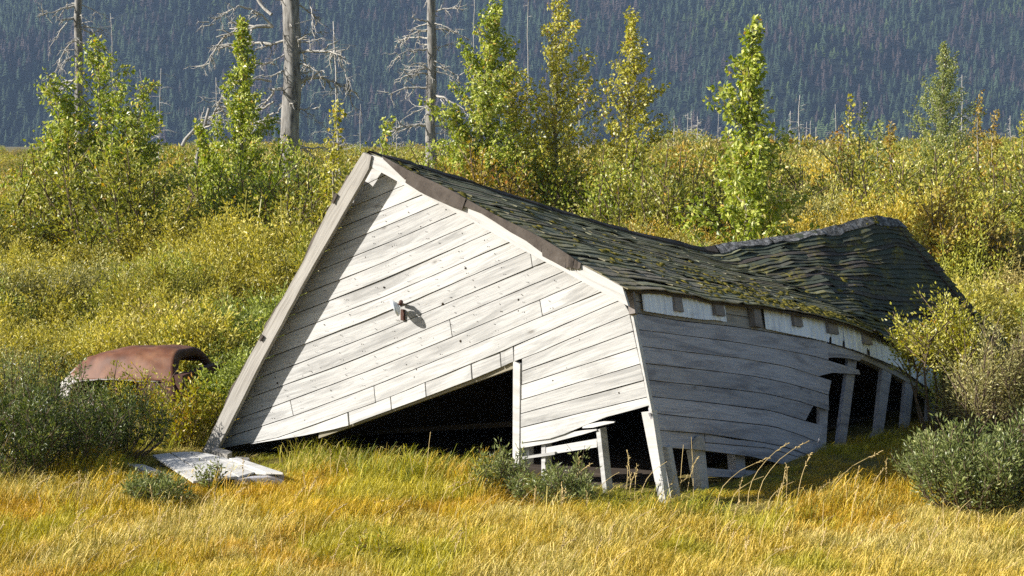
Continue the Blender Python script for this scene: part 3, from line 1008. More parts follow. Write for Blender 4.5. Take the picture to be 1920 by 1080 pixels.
# left slope: mostly out of sight, lies down to the ground
LEFT = [(0, G(391, 849, -.02) - np.array([0, 0, .15])), (.4, None), (1, ridge(1) + np.array([-1.75, 1.1, -2.75]))]
LEFT[1] = (.4, (LEFT[0][1] * .6 + LEFT[2][1] * .4) + np.array([0.25, -.1, -.1]))
def left_low(u): return curve(LEFT, u)
W_TOP = G(696, 308, -.04)
def left_top(u):
    k = min(1, u / .12)
    return W_TOP * (1 - k) + ridge(u) * k
PL = np.array([[left_top(u) + (left_low(u) - left_top(u)) * v - np.array([-.03, 0, .03]) for v in np.linspace(0.004, 1, 10)] for u in np.linspace(.005, 1, 24)])
sheet('roof_deck', PL, np.tile(np.array([-.7, -.1, .7]), (24, 10, 1)), .04, M['dark_wood'], roof)
p_top, p_bot = G(690, 296, 0), G(386, 846, 0)
def rake_pt(y): return G((float(lw(y)) * .75 + float(rw(y)) * .25), y + 3, RO - .065)
def edge_pt(y): return G(left_x(y) + 2, y, -.04)
PS = np.array([[edge_pt(y) + (rake_pt(y) - edge_pt(y)) * w for y in np.linspace(372, 842, 12)] for w in np.linspace(0, 1, 4)])
sheet('roof_deck', PS, np.tile(norm(np.array([-.8, .1, .45])), (4, 12, 1)), -.015, M['dark_wood'], roof)

# back gable of rough boards
back = link('back_wall', None, shed)
e1, r1_, l1_ = eave(1), ridge(1), left_low(1)
for i in range(8):
    za = r1_[2] * (1 - i / 8) + (.03 if i else -.02); zb = r1_[2] * (1 - (i + 1) / 8)
    def xz(z, a, b):
        t = np.clip((r1_[2] - z) / max(r1_[2] - b[2], .01), 0, 1)
        q = r1_ + (b - r1_) * t
        return np.array([q[0], q[1], z])
    mb = MB()
    qa = [xz(zb, r1_, l1_), xz(zb, r1_, e1), xz(za, r1_, e1), xz(za, r1_, l1_)]
    mb.hexa([p - DB * .12 for p in qa], [p - DB * .15 for p in qa])
    mb.part('plank', M['dark_wood'], back)

# --- side wall boards
side = link('side_wall', None, shed)
def splank(top, bot, xa, xb, **kw):
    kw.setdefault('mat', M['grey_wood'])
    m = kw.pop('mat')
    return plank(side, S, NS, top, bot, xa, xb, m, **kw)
SL = [
    [(1188, 586), (1277, 602), (1377, 612), (1480, 629), (1550, 640), (1617, 663), (1673, 690), (1717, 715), (1747, 741), (1780, 768)],
    [(1195, 618), (1283, 629), (1382, 642), (1477, 658), (1527, 668), (1555, 676), (1600, 690)],
    [(1202, 649), (1290, 660), (1393, 672), (1477, 687), (1550, 710), (1560, 713)],
    [(1207, 681), (1333, 695), (1413, 705), (1480, 719), (1552, 740)],
    [(1211, 712), (1333, 725), (1437, 738), (1500, 753), (1555, 770)],
    [(1217, 743), (1330, 755), (1447, 770), (1500, 786), (1550, 800)],
    [(1224, 774), (1235, 776), (1387, 792), (1453, 800), (1500, 815), (1550, 836)],
    [(1230, 806), (1322, 813), (1453, 833), (1500, 847), (1543, 863), (1600, 880)],
]
edge_x = lambda y: 1182.5 + (y - 575) * .196
fS = [pl(l) for l in SL]
eave_l = pl([(1167, 540), (1260, 550), (1357, 566), (1432, 577), (1480, 584), (1567, 601), (1620, 616), (1660, 635), (1720, 672), (1780, 715)])
# upper, browner boards behind the tin
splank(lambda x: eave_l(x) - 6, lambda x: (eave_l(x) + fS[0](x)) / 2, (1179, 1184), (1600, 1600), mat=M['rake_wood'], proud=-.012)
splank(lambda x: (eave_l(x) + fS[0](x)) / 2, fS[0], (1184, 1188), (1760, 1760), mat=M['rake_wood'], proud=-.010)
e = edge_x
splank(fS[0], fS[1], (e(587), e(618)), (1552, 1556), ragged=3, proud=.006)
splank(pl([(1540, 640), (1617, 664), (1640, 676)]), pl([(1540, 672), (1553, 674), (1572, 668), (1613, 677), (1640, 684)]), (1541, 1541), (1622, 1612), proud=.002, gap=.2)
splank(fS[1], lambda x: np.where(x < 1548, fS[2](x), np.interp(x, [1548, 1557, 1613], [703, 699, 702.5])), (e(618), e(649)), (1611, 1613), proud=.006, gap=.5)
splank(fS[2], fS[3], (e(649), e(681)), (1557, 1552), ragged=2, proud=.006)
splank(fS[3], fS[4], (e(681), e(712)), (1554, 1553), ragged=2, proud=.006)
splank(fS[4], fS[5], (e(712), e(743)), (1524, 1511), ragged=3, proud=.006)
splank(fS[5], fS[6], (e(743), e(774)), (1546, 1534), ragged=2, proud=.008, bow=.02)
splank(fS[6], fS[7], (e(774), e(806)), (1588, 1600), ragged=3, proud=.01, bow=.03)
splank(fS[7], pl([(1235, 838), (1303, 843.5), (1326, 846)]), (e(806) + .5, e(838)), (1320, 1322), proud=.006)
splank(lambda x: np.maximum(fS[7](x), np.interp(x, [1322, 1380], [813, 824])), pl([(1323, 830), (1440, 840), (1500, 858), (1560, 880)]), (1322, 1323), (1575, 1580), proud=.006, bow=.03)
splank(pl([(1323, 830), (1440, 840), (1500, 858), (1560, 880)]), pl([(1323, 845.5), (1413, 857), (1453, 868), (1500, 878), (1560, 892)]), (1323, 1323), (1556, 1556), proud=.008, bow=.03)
# corner strip
def sbox(name, quad, off0, off1, mat, parent=shed):
    mb = MB()
    f = [S(x, y, off0) for x, y in quad]
    mb.hexa(f, [p - NS * (off0 - off1) for p in f])
    return mb.part(name, mat, parent)
gbox('corner_board', [(1219, 772), (1222.5, 772), (1184, 576), (1179.5, 576)], .014, -.05, M['trim_wood'])
# rounded splintered board end and posts under the side wall
sbox('post', [(1320, 938), (1333, 953), (1322, 842), (1302, 842)], -.03, -.13, M['white_wood'])
splank(pl([(1299, 828), (1304, 819), (1312, 816), (1318, 818), (1323, 832)]), pl([(1299, 842), (1323, 844)]), (1299, 1299), (1323, 1323), proud=.03, mat=M['rake_wood'], gap=0)
sbox('post', [(1384, 915), (1400, 915), (1396, 850), (1378, 850)], -.10, -.2, M['grey_wood'])
sbox('rail', [(1324, 893), (1404, 896), (1404, 884), (1324, 877)], -.05, -.09, M['grey_wood'])
sbox('rail', [(1398, 902), (1500, 912), (1500, 886), (1398, 882)], -.045, -.085, M['grey_wood'])
sbox('rail', [(1452, 884), (1510, 886), (1510, 878), (1452, 868)], -.06, -.09, M['grey_wood'])
# studs of the broken rear part
for q, w in (([(1536, 832), (1549, 834), (1553, 766), (1537, 762)], .09), ([(1568, 852), (1583, 856), (1607, 674), (1592, 668)], .1), ([(1641, 822), (1654, 826), (1673, 692), (1656, 684)], .12), ([(1689, 822), (1702, 826), (1714, 718), (1699, 708)], .1), ([(1737, 822), (1750, 826), (1754, 754), (1740, 742)], .1), ([(1460, 900), (1472, 900), (1474, 800), (1462, 800)], .09)):
    sbox('stud', q, -.03, -.03 - w * .45, M['grey_wood'])
sbox('brace', [(1604, 866), (1634, 872), (1666, 818), (1642, 806)], -.02, -.06, M['grey_wood'])
# top plate bending down to the back
plank(shed, S, NS, lambda x: fS[0](x) + 1, lambda x: fS[0](x) + 10, (1560, 1560), (1768, 1762), M['rake_wood'], thick=.09, gap=0, proud=-.02, name='top_plate', lap=0)

# corrugated tin nailed under the eave
def tin(xa, xb, low, notch):
    n = int((xb - xa) * 1.6)
    fl = pl(low)
    V, UV, f = [], [], []
    for i in range(n + 1):
        x = xa + (xb - xa) * i / n
        w = .007 * math.sin(x * .62) + .006 * math.sin(x * .13)
        yb = float(fl(x)) + random.uniform(-.6, .6)
        for a, b in notch:
            if a < x < b:
                yb -= random.uniform(9, 14)
        yt = float(eave_l(x)) - 3
        for k in range(4):
            t = k / 3
            V.append(S(x + 5 * t - 2, yt + (yb - yt) * t, .045 - .012 * t + w)); UV.append((x / 160., t * .25))
    for i in range(n):
        for k in range(3):
            a = 4 * i + k
            f.append((a, a + 1, a + 5, a + 4))
    link('tin_sheet', build_mesh('tin_sheet', np.array(V), f, np.array(UV), M['tin'], True), shed)
tin(1204, 1264, [(1198, 582), (1266, 593)], [])
tin(1264, 1360, [(1264, 592), (1313, 599), (1340, 600), (1362, 604)], [])
tin(1433, 1520, [(1430, 616), (1483, 627), (1525, 635)], [])
tin(1519, 1594, [(1519, 634), (1545, 640), (1592, 654)], [(1552, 1556), (1577, 1581)])
tin(1592, 1682, [(1592, 653), (1633, 669), (1690, 692)], [(1622, 1628)])
tin(1680, 1762, [(1680, 686), (1747, 735), (1765, 752)], [])
for (x0, y0, x1, y1) in ((1264, 551, 1283, 585), (1340, 564, 1361, 593), (1187, 545, 1196, 590), (1487, 586, 1507, 613), (1552, 600, 1574, 627), (1617, 618, 1637, 647), (1413, 574, 1431, 614)):
    sbox('rafter_tail', [(x0 + 4, y1 - 3), (x1, y1), (x1 - 6, y0), (x0, y0)], .075, .0, M['tail_wood'])

# old lamp on the gable
lamp = link('wall_lamp', None, shed)
mb = MB(); c = G(755, 592, .02)
mb.beam(c + np.array([0, 0, .07]) , c - np.array([0, 0, .05]), .045, .03, NG, 3, .25)
mb.part('bracket', M['dark_rust'], lamp)
mb = MB()
p = [G(752, 570, .03), G(752, 566, .10), G(750, 570, .17)]
mb.tube(p, [.02, .024, .02], 8)
mb.part('socket', M['dark_rust'], lamp, smooth=True)
mb = MB()
ax = norm(np.array(-TG * .75 + NG * .45 + np.array([0, 0, -.45])))
c = G(749, 573, .15)
a1 = norm(np.cross(ax, [0, 0, 1.])); a2 = np.cross(ax, a1)
V, f = [], []
prof = [(0, .02), (.015, .05), (.04, .085), (.065, .10), (.06, .095), (.035, .07)]
k = 16
for h, r in prof:
    for j in range(k):
        V.append(c + ax * h + (a1 * math.cos(2 * math.pi * j / k) + a2 * math.sin(2 * math.pi * j / k)) * r)
for i in range(len(prof) - 1):
    for j in range(k):
        f.append((i * k + j, i * k + (j + 1) % k, (i + 1) * k + (j + 1) % k, (i + 1) * k + j))
mb.add(V, f)
mb.part('shade', M['enamel'], lamp, smooth=True)

# ================================================================== rusted car
CAR_A = math.radians(20)
car_o = at(228, 740, 25.7)
car = thing('rusted_car', 'rusted red car shell sunk in willow shrubs, its roof bare and its windows gone', 'car', (car_o[0], car_o[1], 0))
AX = np.array([math.cos(CAR_A), -math.sin(CAR_A), 0]); AY = np.array([math.sin(CAR_A), math.cos(CAR_A), 0])
car_c = np.array([car_o[0], car_o[1] + .55, 0])
L_, W_, H_ = 1.72, .64, .99
def car_pt(a, b, off=0.0, dents=True):
    """a: 0 rear .. 1 windscreen, b: 0 near sill .. 1 far sill"""
    q = max(0.0, 1 - a / .62)
    hh = H_ * (1 - .06 * max(0, 1 - a / .9) - .50 * q ** 2.9) - .035 * max(0, (a - .75) / .25) ** 2
    ww = W_ * (1 - .50 * q ** 2.4) * (1 - .04 * max(0, (a - .8) / .2))
    ang = math.pi * b
    cx, sz = math.cos(ang), math.sin(ang)
    y = -math.copysign(abs(cx) ** .52, cx) * (ww + off)
    z = (abs(sz) ** .62) * (hh + off)
    tumble = 1 - .16 * max(0, (z - .5) / .6)
    x = (a - .5) * L_ - .20 * max(0, 1 - z / H_) * (1 if a < .5 else -1.6) * (q if a < .5 else max(0, (a - .6) / .4))
    p = car_c + AX * x + AY * y * tumble + np.array([0, 0, z])
    if dents:
        p = p + np.array([0, 0, 1]) * (.022 * float(fbm(a * 5, b * 9, 3.0)) + .012 * float(vnoise(a * 16, b * 22, 1.0)) - .05 * math.exp(-((a - .58) / .12) ** 2 - ((b - .22) / .05) ** 2))
    return p
def car_patch(a0, a1, b0, b1, na, nb, th=.012):
    P = np.array([[car_pt(a0 + (a1 - a0) * i / (na - 1), b0 + (b1 - b0) * j / (nb - 1)) for j in range(nb)] for i in range(na)])
    Q = np.array([[car_pt(a0 + (a1 - a0) * i / (na - 1), b0 + (b1 - b0) * j / (nb - 1), -.03) for j in range(nb)] for i in range(na)])
    return P, Q
def car_sheet(name, a0, a1, b0, b1, na, nb, mat, **props):
    P, Q = car_patch(a0, a1, b0, b1, na, nb)
    N = P - Q
    o = sheet(name, P, N, 1.0, mat, None)
    o.data.polygons.foreach_set('use_smooth', np.ones(len(o.data.polygons), dtype=bool))
    o.data.transform(Matrix.Translation(-Vector((car_o[0], car_o[1], 0))))
    o.parent = car
    return o
DRIP = .145
car_sheet('roof_panel', 0, 1, DRIP, .76, 40, 28, M['rust'])
car_sheet('rear_quarter', 0, .2, 0.0, DRIP, 10, 8, M['rust'])
car_sheet('rear_quarter', 0, .3, .76, 1, 10, 10, M['dark_rust'])
car_sheet('windscreen_pillar', .74, 1, 0.0, DRIP + .01, 6, 8, M['dark_rust'])
car_sheet('windscreen_pillar', .93, 1, .755, 1, 5, 10, M['dark_rust'])
car_sheet('door_sill', .2, .86, 0.0, .045, 14, 5, M['rust'])
def car_link(name, mb, mat, smooth=False):
    o = mb.part(name, mat, None, smooth)
    o.data.transform(Matrix.Translation(-Vector((car_o[0], car_o[1], 0))))
    o.parent = car
    return o
mb = MB()
mb.tube([car_pt(a, DRIP, .012) for a in np.linspace(.16, .9, 16)], .011, 5)
car_link('drip_rail', mb, M['steel'], True)
# windscreen surround: band facing forward, open in the middle
mb = MB(); V, f = [], []
nb = 36
for j in range(nb + 1):
    b = j / nb
    p = car_pt(1, b, 0.0, False)
    c = car_c + AX * (.5 * L_ + .0) + np.array([0, 0, .42])
    d = (p - c); d -= AX * np.dot(d, AX); d /= np.linalg.norm(d)
    V += [p + AX * .006, p - d * .095 + AX * .03, p - d * .105 - AX * .05]
for j in range(nb):
    for k in range(2):
        a = 3 * j + k
        f.append((a, a + 1, a + 4, a + 3))
mb.add(V, f)
car_link('windscreen_frame', mb, M['dark_rust'], True)
mb = MB()
fa = car_pt(1, .03, -.05, False); fb = car_pt(1, .97, -.05, False)
mb.hexa([np.array([*fa[:2], .1]), np.array([*fb[:2], .1]), np.array([*fb[:2], .74]), np.array([*fa[:2], .68])], [np.array([*fa[:2], .1]) - AX * .04, np.array([*fb[:2], .1]) - AX * .04, np.array([*fb[:2], .74]) - AX * .12, np.array([*fa[:2], .68]) - AX * .12])
car_link('dashboard', mb, M['dark_rust'])
# what is left of the bonnet
PB = np.array([[car_c + AX * (.84 + .75 * t) + AY * ((.12 + .5 * s) * (1 - .3 * t)) + np.array([0, 0, .60 - .30 * t - .14 * s * s]) for s in np.linspace(-.2, 1, 9)] for t in np.linspace(0, 1, 8)])
o = sheet('bonnet', PB, np.tile(np.array([.2, -.1, .95]), (8, 9, 1)), .02, M['steel'], None)
o.data.transform(Matrix.Translation(-Vector((car_o[0], car_o[1], 0)))); o.parent = car
mb = MB()
mb.beam(car_pt(.06, .5, -.55, False) + AX * .3, car_pt(.98, .5, -.5, False), .5, .05, (0, 0, 1))
car_link('seat_frame', mb, M['dark_rust'])

# ================================================================== boards on the ground
def flat_plank(parent, quad, z0, th, mat, name='plank', tilt=0.0):
    mb = MB()
    z = [z0, z0 + tilt, z0 + tilt, z0] if not hasattr(z0, '__len__') else z0
    f = [on_level(x, y, zz) for (x, y), zz in zip(quad, z)]
    c = np.mean(f, axis=0)
    mb.hexa(f, [p - np.array([0, 0, th]) for p in f])
    me = mb.mesh(name, mat)
    me.transform(Matrix.Translation(-Vector(parent.location)))
    o = link(name, me); o.parent = parent
    return o
pc = on_level(400, 875, 0)
panel = thing('fallen_door_panel', 'white plank panel lying flat in the grass at the foot of the cabin', 'panel', (pc[0], pc[1], 0))
for q, z, th in [
    ([(354, 846.5), (373, 847.5), (476, 885), (449, 892.5)], .15, .022),
    ([(321, 848.5), (351, 846.7), (444.5, 893.3), (404, 898)], .15, .022),
    ([(286, 853), (317, 849), (399, 898.5), (362, 902)], .148, .022),
    ([(375, 848), (394, 851), (532, 888.5), (480, 885.4)], .152, .022),
]:
    flat_plank(panel, q, [.11 + .00035 * (x - 286) for x, y in q], th, M['trim_wood'])
flat_plank(panel, [(430, 859), (446, 858), (530, 886), (498, 885)], [.185, .19, .22, .21], .02, M['trim_wood'], 'cross_board')
flat_plank(panel, [(440, 898), (533, 893), (532, 889), (446, 894)], [.14, .165, .165, .14], .12, M['grey_wood'], 'frame_rail')
flat_plank(panel, [(300, 862), (352, 858), (350, 853), (300, 857)], .10, .08, M['grey_wood'], 'frame_rail')
pc = on_level(280, 880, 0)
o = thing('splintered_board', 'splintered white board lying left of the fallen white panel', 'board', (pc[0], pc[1], 0))
flat_plank(o, [(236, 868.5), (270, 871), (326, 893), (300, 894)], .10, .03, M['white_wood'])
pc = on_level(412, 862, 0)
o = thing('timber_block', 'short square grey timber block under the foot of the left roof edge', 'timber', (pc[0], pc[1], 0))
mb = MB(); a = at(396, 858, 22.75); b = at(426, 857, 22.4)
mb.hexa([np.array([a[0], a[1], 0]), np.array([b[0], b[1], 0]), np.array([b[0], b[1], .12]), np.array([a[0], a[1], .12])], [np.array([a[0], a[1] + .25, 0]), np.array([b[0] + .02, b[1] + .25, 0]), np.array([b[0] + .02, b[1] + .25, .12]), np.array([a[0], a[1] + .25, .12])])
me = mb.mesh('block', M['rake_wood']); me.transform(Matrix.Translation(-Vector(o.location)))
bo = link('block', me); bo.parent = o
for lab, q, z in (('dark grey board half hidden in shaded grass left of the fallen panel', [(157, 882), (206, 880), (205, 872), (158, 874)], .12), ('long thin grey board lying in shaded grass below the dark willow', [(55, 896), (168, 888), (166, 885), (56, 892)], .08), ('small grey wood scrap lying alone on the grass before the doorway', [(776, 911), (800, 909), (803, 904), (782, 906)], .10), ('narrow pale stick lying between the fallen panel and the cabin', [(440, 860), (468, 861), (466, 857.5), (442, 856)], .11)):
    pc = on_level(sum(p[0] for p in q) / 4, sum(p[1] for p in q) / 4, 0)
    o = thing('loose_board', lab, 'board', (pc[0], pc[1], 0), 'loose boards in the grass')
    flat_plank(o, q, z, .05, M['rake_wood'])

# ================================================================== dead trees
def wiggle(p, q, n, amp, sag=0.0, rng=RNG):
    p, q = np.asarray(p, float), np.asarray(q, float)
    t = np.linspace(0, 1, n)
    L = np.linalg.norm(q - p)
    pts = p[None] + (q - p)[None] * t[:, None]
    w = np.cumsum(rng.normal(size=(n, 3)), 0) * amp * L / math.sqrt(n)
    w -= t[:, None] * w[-1][None]
    pts = pts + w
    pts[:, 2] += sag * L * np.sin(t * math.pi)
    return pts
def twigs(mb, pts, r, count, ln, rng, down=.2, depth=0):
    for k in range(count):
        t = rng.uniform(.25, 1.0) * (len(pts) - 1)
        i = min(int(t), len(pts) - 2)
        p = pts[i] + (pts[i + 1] - pts[i]) * (t - i)
        ax = norm(pts[i + 1] - pts[i])
        d = norm(ax * rng.uniform(.5, 1.0) + rand_dirs(1, rng)[0] * .8 + np.array([0, 0, -down]))
        l = ln * rng.uniform(.4, 1.1)
        tw = wiggle(p, p + d * l, 5, .18, 0, rng)
        mb.tube(tw, np.linspace(r * .5, r * .18, 5), 4, False)
        if depth:
            twigs(mb, tw, r * .5, 2, ln * .45, rng, down, depth - 1)
def snag(label, px, base_y, top_y, d, r0, r1, seed, branches=(), auto=0, auto_len=1.0, droop=.15, mat='snag', lean=0, group=None, name='dead_tree', amin=.25):
    rng = np.random.default_rng(seed)
    b = at(px, base_y, d); b[2] = -.05
    tp = at(px + lean, top_y, d)
    t = thing(name, label, 'dead tree', (b[0], b[1], 0), group)
    n = 14
    H = tp[2] - b[2]
    pts = wiggle(b, tp, n, .012, 0, rng)
    mb = MB()
    rad = np.linspace(r0, r1, n) * rng.uniform(.92, 1.08, n)
    rad[0] *= 1.25
    if r0 > .15:
        fine = np.linspace(0, 13, 60)
        pts_f = np.stack([np.interp(fine, np.arange(14), pts[:, c]) for c in range(3)], 1)
        mb.tube(pts_f, np.interp(fine, np.arange(14), rad), 20)
        vv = mb.v[0]
        ang = np.tile(np.arange(20), 60); hgt = np.repeat(fine, 20)
        cen = np.repeat(pts_f, 20, axis=0)
        k_ = 1 + .10 * vnoise(ang * .55 + seed, hgt * .5, 1.0) + .07 * vnoise(ang * 1.1, hgt * 2.5, 4.0)
        mb.v[0] = cen + (vv - cen) * k_[:, None]
    else:
        mb.tube(pts, rad, 6)
    me = mb.mesh('trunk', M[mat], True); me.transform(Matrix.Translation(-Vector(t.location)))
    o = link('trunk', me); o.parent = t
    def branch(p, q, rb, sag, tw, twl):
        mb = MB()
        bp = wiggle(p, q, 9, .06, sag, rng)
        rb = rb * 1.15
        mb.tube(bp, np.linspace(rb, rb * .25, 9), 5, False)
        twigs(mb, bp, rb, int(tw * 1.5), twl, rng, .25, 1 if rb > .022 else 0)
        me = mb.mesh('branch', M['snag_branch' if mat == 'snag' else mat], True); me.transform(Matrix.Translation(-Vector(t.location)))
        o = link('branch', me); o.parent = t
    for (x0, y0, x1, y1, rb, sag, tw) in branches:
        dd = rng.uniform(-1.2, 1.2)
        p = at(x0, y0, d); q = at(x1, y1, d + dd)
        branch(p, q, rb, sag, tw, np.linalg.norm(q - p) * .4)
    for k in range(auto):
        f = rng.uniform(amin, .98)
        p = pts[0] + (pts[-1] - pts[0]) * f
        a = rng.uniform(0, 2 * math.pi)
        l = auto_len * rng.uniform(.35, 1.0) * (1.15 - .6 * f)
        q = p + np.array([math.cos(a) * l, math.sin(a) * l, l * rng.uniform(-droop * 3, .25)])
        branch(p, q, max(.008, .00012 * d, r0 * .14 * rng.uniform(.6, 1.1)), rng.uniform(-.05, .12), 3 if l > .5 else 1, l * .4)
    return t

snag('massive grey dead tree trunk with long curved bare branches', 537, 300, -150, 58, .27, .25, 3, [
    (515, 50, 405, 70, .055, .10, 7), (420, 66, 378, 130, .03, .05, 6), (512, 52, 470, 15, .04, .05, 5), (470, 15, 395, 45, .03, .12, 7), (515, 80, 408, 92, .045, .08, 6),
    (512, 25, 440, -40, .05, .05, 6), (556, 97, 640, 98, .05, .02, 7), (636, 98, 655, 160, .022, -.05, 4), (556, 158, 655, 165, .06, .16, 8), (650, 150, 660, 210, .02, 0, 3),
    (514, 150, 440, 150, .035, .05, 6), (514, 170, 480, 210, .03, .0, 5), (556, 60, 578, 130, .03, -.1, 4), (556, 10, 600, 40, .035, .06, 6), (585, 0, 590, 70, .02, 0, 4), (512, 190, 440, 215, .03, .0, 6), (556, 120, 600, 140, .03, .1, 5), (515, 120, 470, 128, .03, .08, 5), (556, 200, 600, 230, .02, .05, 5), (514, 215, 455, 250, .025, .03, 6), (556, 75, 615, 60, .022, .08, 6)], auto=26, auto_len=1.5, amin=.3)
snag('tall dead conifer trunk with short tangled side branches left of the twin poplars', 806, 300, -90, 74, .24, .13, 5, [
    (800, 45, 770, 60, .03, .08, 4), (800, 75, 740, 78, .035, .05, 6), (800, 92, 742, 108, .035, .08, 6), (800, 140, 742, 150, .035, .1, 7), (800, 163, 728, 178, .035, .08, 7),
    (812, 20, 870, 18, .03, .05, 6), (814, 55, 868, 68, .035, .05, 6), (814, 122, 862, 142, .04, .04, 6), (814, 175, 870, 205, .045, .06, 7), (798, 235, 740, 240, .05, .05, 8), (812, 235, 855, 245, .035, .03, 6), (800, 120, 760, 128, .025, .1, 5), (814, 95, 850, 80, .02, .05, 5)],
    auto=44, auto_len=1.7)
snag('dead conifer with drooping bare branches rising behind the leftmost poplar clump', 148, 300, -80, 82, .20, .14, 8, [
    (142, 12, 80, 28, .045, .04, 6), (80, 28, 77, 5, .025, 0, 2), (142, 34, 112, 38, .05, .04, 4), (125, 42, 92, 92, .03, .02, 3), (140, 75, 98, 150, .035, .1, 6), (140, 105, 110, 135, .03, .05, 4), (152, 55, 205, 95, .035, .04, 6), (140, 150, 88, 168, .035, .06, 7), (154, 45, 175, 60, .03, 0, 3), (152, 8, 200, 30, .02, .0, 4), (140, 150, 105, 180, .03, .05, 5)],
    auto=22, auto_len=1.6)
snag('slender dead tree leaning over the shrubs between the left poplars', 330, 292, 203, 62, .10, .05, 14, [
    (345, 275, 420, 200, .06, .02, 8), (395, 225, 425, 160, .03, .0, 6), (375, 246, 420, 225, .03, .02, 6)], lean=62, auto=8, auto_len=.9)
for i, (px, by, ty, d, r, lean, lab, n, ln) in enumerate([
    (209, 290, 25, 110, .07, -2, 'thin pole-like dead tree just right of the drooping dead conifer', 12, .8),
    (294, 292, 128, 95, .06, 8, 'thin crooked dead tree right of the leftmost poplar clump', 10, 1.1),
    (266, 290, 130, 105, .05, -4, 'thin pale dead stem inside the right edge of the leftmost poplar clump', 8, .8),
    (405, 290, 145, 85, .06, 0, 'thin dead stem beside the left branches of the massive dead tree', 10, .9),
    (641, 285, 40, 80, .09, -16, 'slim dead tree with curling twigs right of the massive dead trunk', 20, 1.3),
    (676, 285, 195, 130, .06, 0, 'short thin dead pole above the peak of the cabin', 4, .6),
    (743, 285, 220, 120, .06, 0, 'short dead stub with branches left of the tangled dead conifer', 8, .9),
    (889, 285, -20, 100, .06, 0, 'thin dead pole rising through the left of the twin poplars', 6, .6),
    (990, 285, -30, 100, .06, 0, 'thin dead pole standing between the twin poplars', 5, .5),
    (1085, 285, 195, 110, .07, 0, 'short pale dead tree right of the twin poplars', 12, 1.0),
    (835, 285, 222, 130, .05, 0, 'low dead stem just right of the tangled dead conifer', 6, .7),
    (1264, 285, 217, 190, .10, 0, 'leftmost short pale snag of the distant row', 8, 1.0),
    (1289, 285, 212, 195, .10, 1, 'second short pale snag of the distant row', 8, 1.0),
    (1296, 285, 208, 200, .09, 0, 'third short pale snag of the distant row', 6, .9),
    (1308, 285, 218, 190, .10, 0, 'fourth short pale snag of the distant row, with many twigs', 12, 1.4),
    (1347, 285, 207, 190, .07, 0, 'thin distant snag close left of the glossy green poplar', 4, .7),
    (1482, 285, 208, 190, .11, 0, 'distant snag close right of the glossy green poplar', 10, 1.0),
    (1500, 285, 178, 190, .14, 0, 'tallest pale snag right of the glossy green poplar', 12, 1.3),
    (1513, 285, 228, 190, .09, 0, 'short snag right beside the tallest distant snag', 6, .8),
    (1520, 285, 226, 195, .09, 0, 'short distant snag with a flat broken top twig', 6, .8),
    (1530, 285, 238, 190, .12, 0, 'low T shaped distant snag stub', 4, .6),
    (1572, 285, 195, 150, .07, -6, 'thin pale snag behind the small white-tipped saplings', 8, 1.0),
    (1800, 285, 140, 140, .09, 4, 'pale bare snag close right of the far poplar', 16, 1.1),
    (1894, 285, 217, 160, .09, 0, 'pale snag with bare side twigs near the right edge', 12, 1.3),
    (1452, 285, 222, 190, .07, 0, 'thin distant snag half hidden by the glossy green poplar', 4, .6)]):
    snag(lab, px, by, ty, d, r * .78, r * .25, 100 + i, auto=int(n * 1.8), auto_len=ln * 1.25, mat='snag_far', lean=lean, group='thin dead trees beyond the thicket', name='dead_tree', droop=.1, amin=.35)

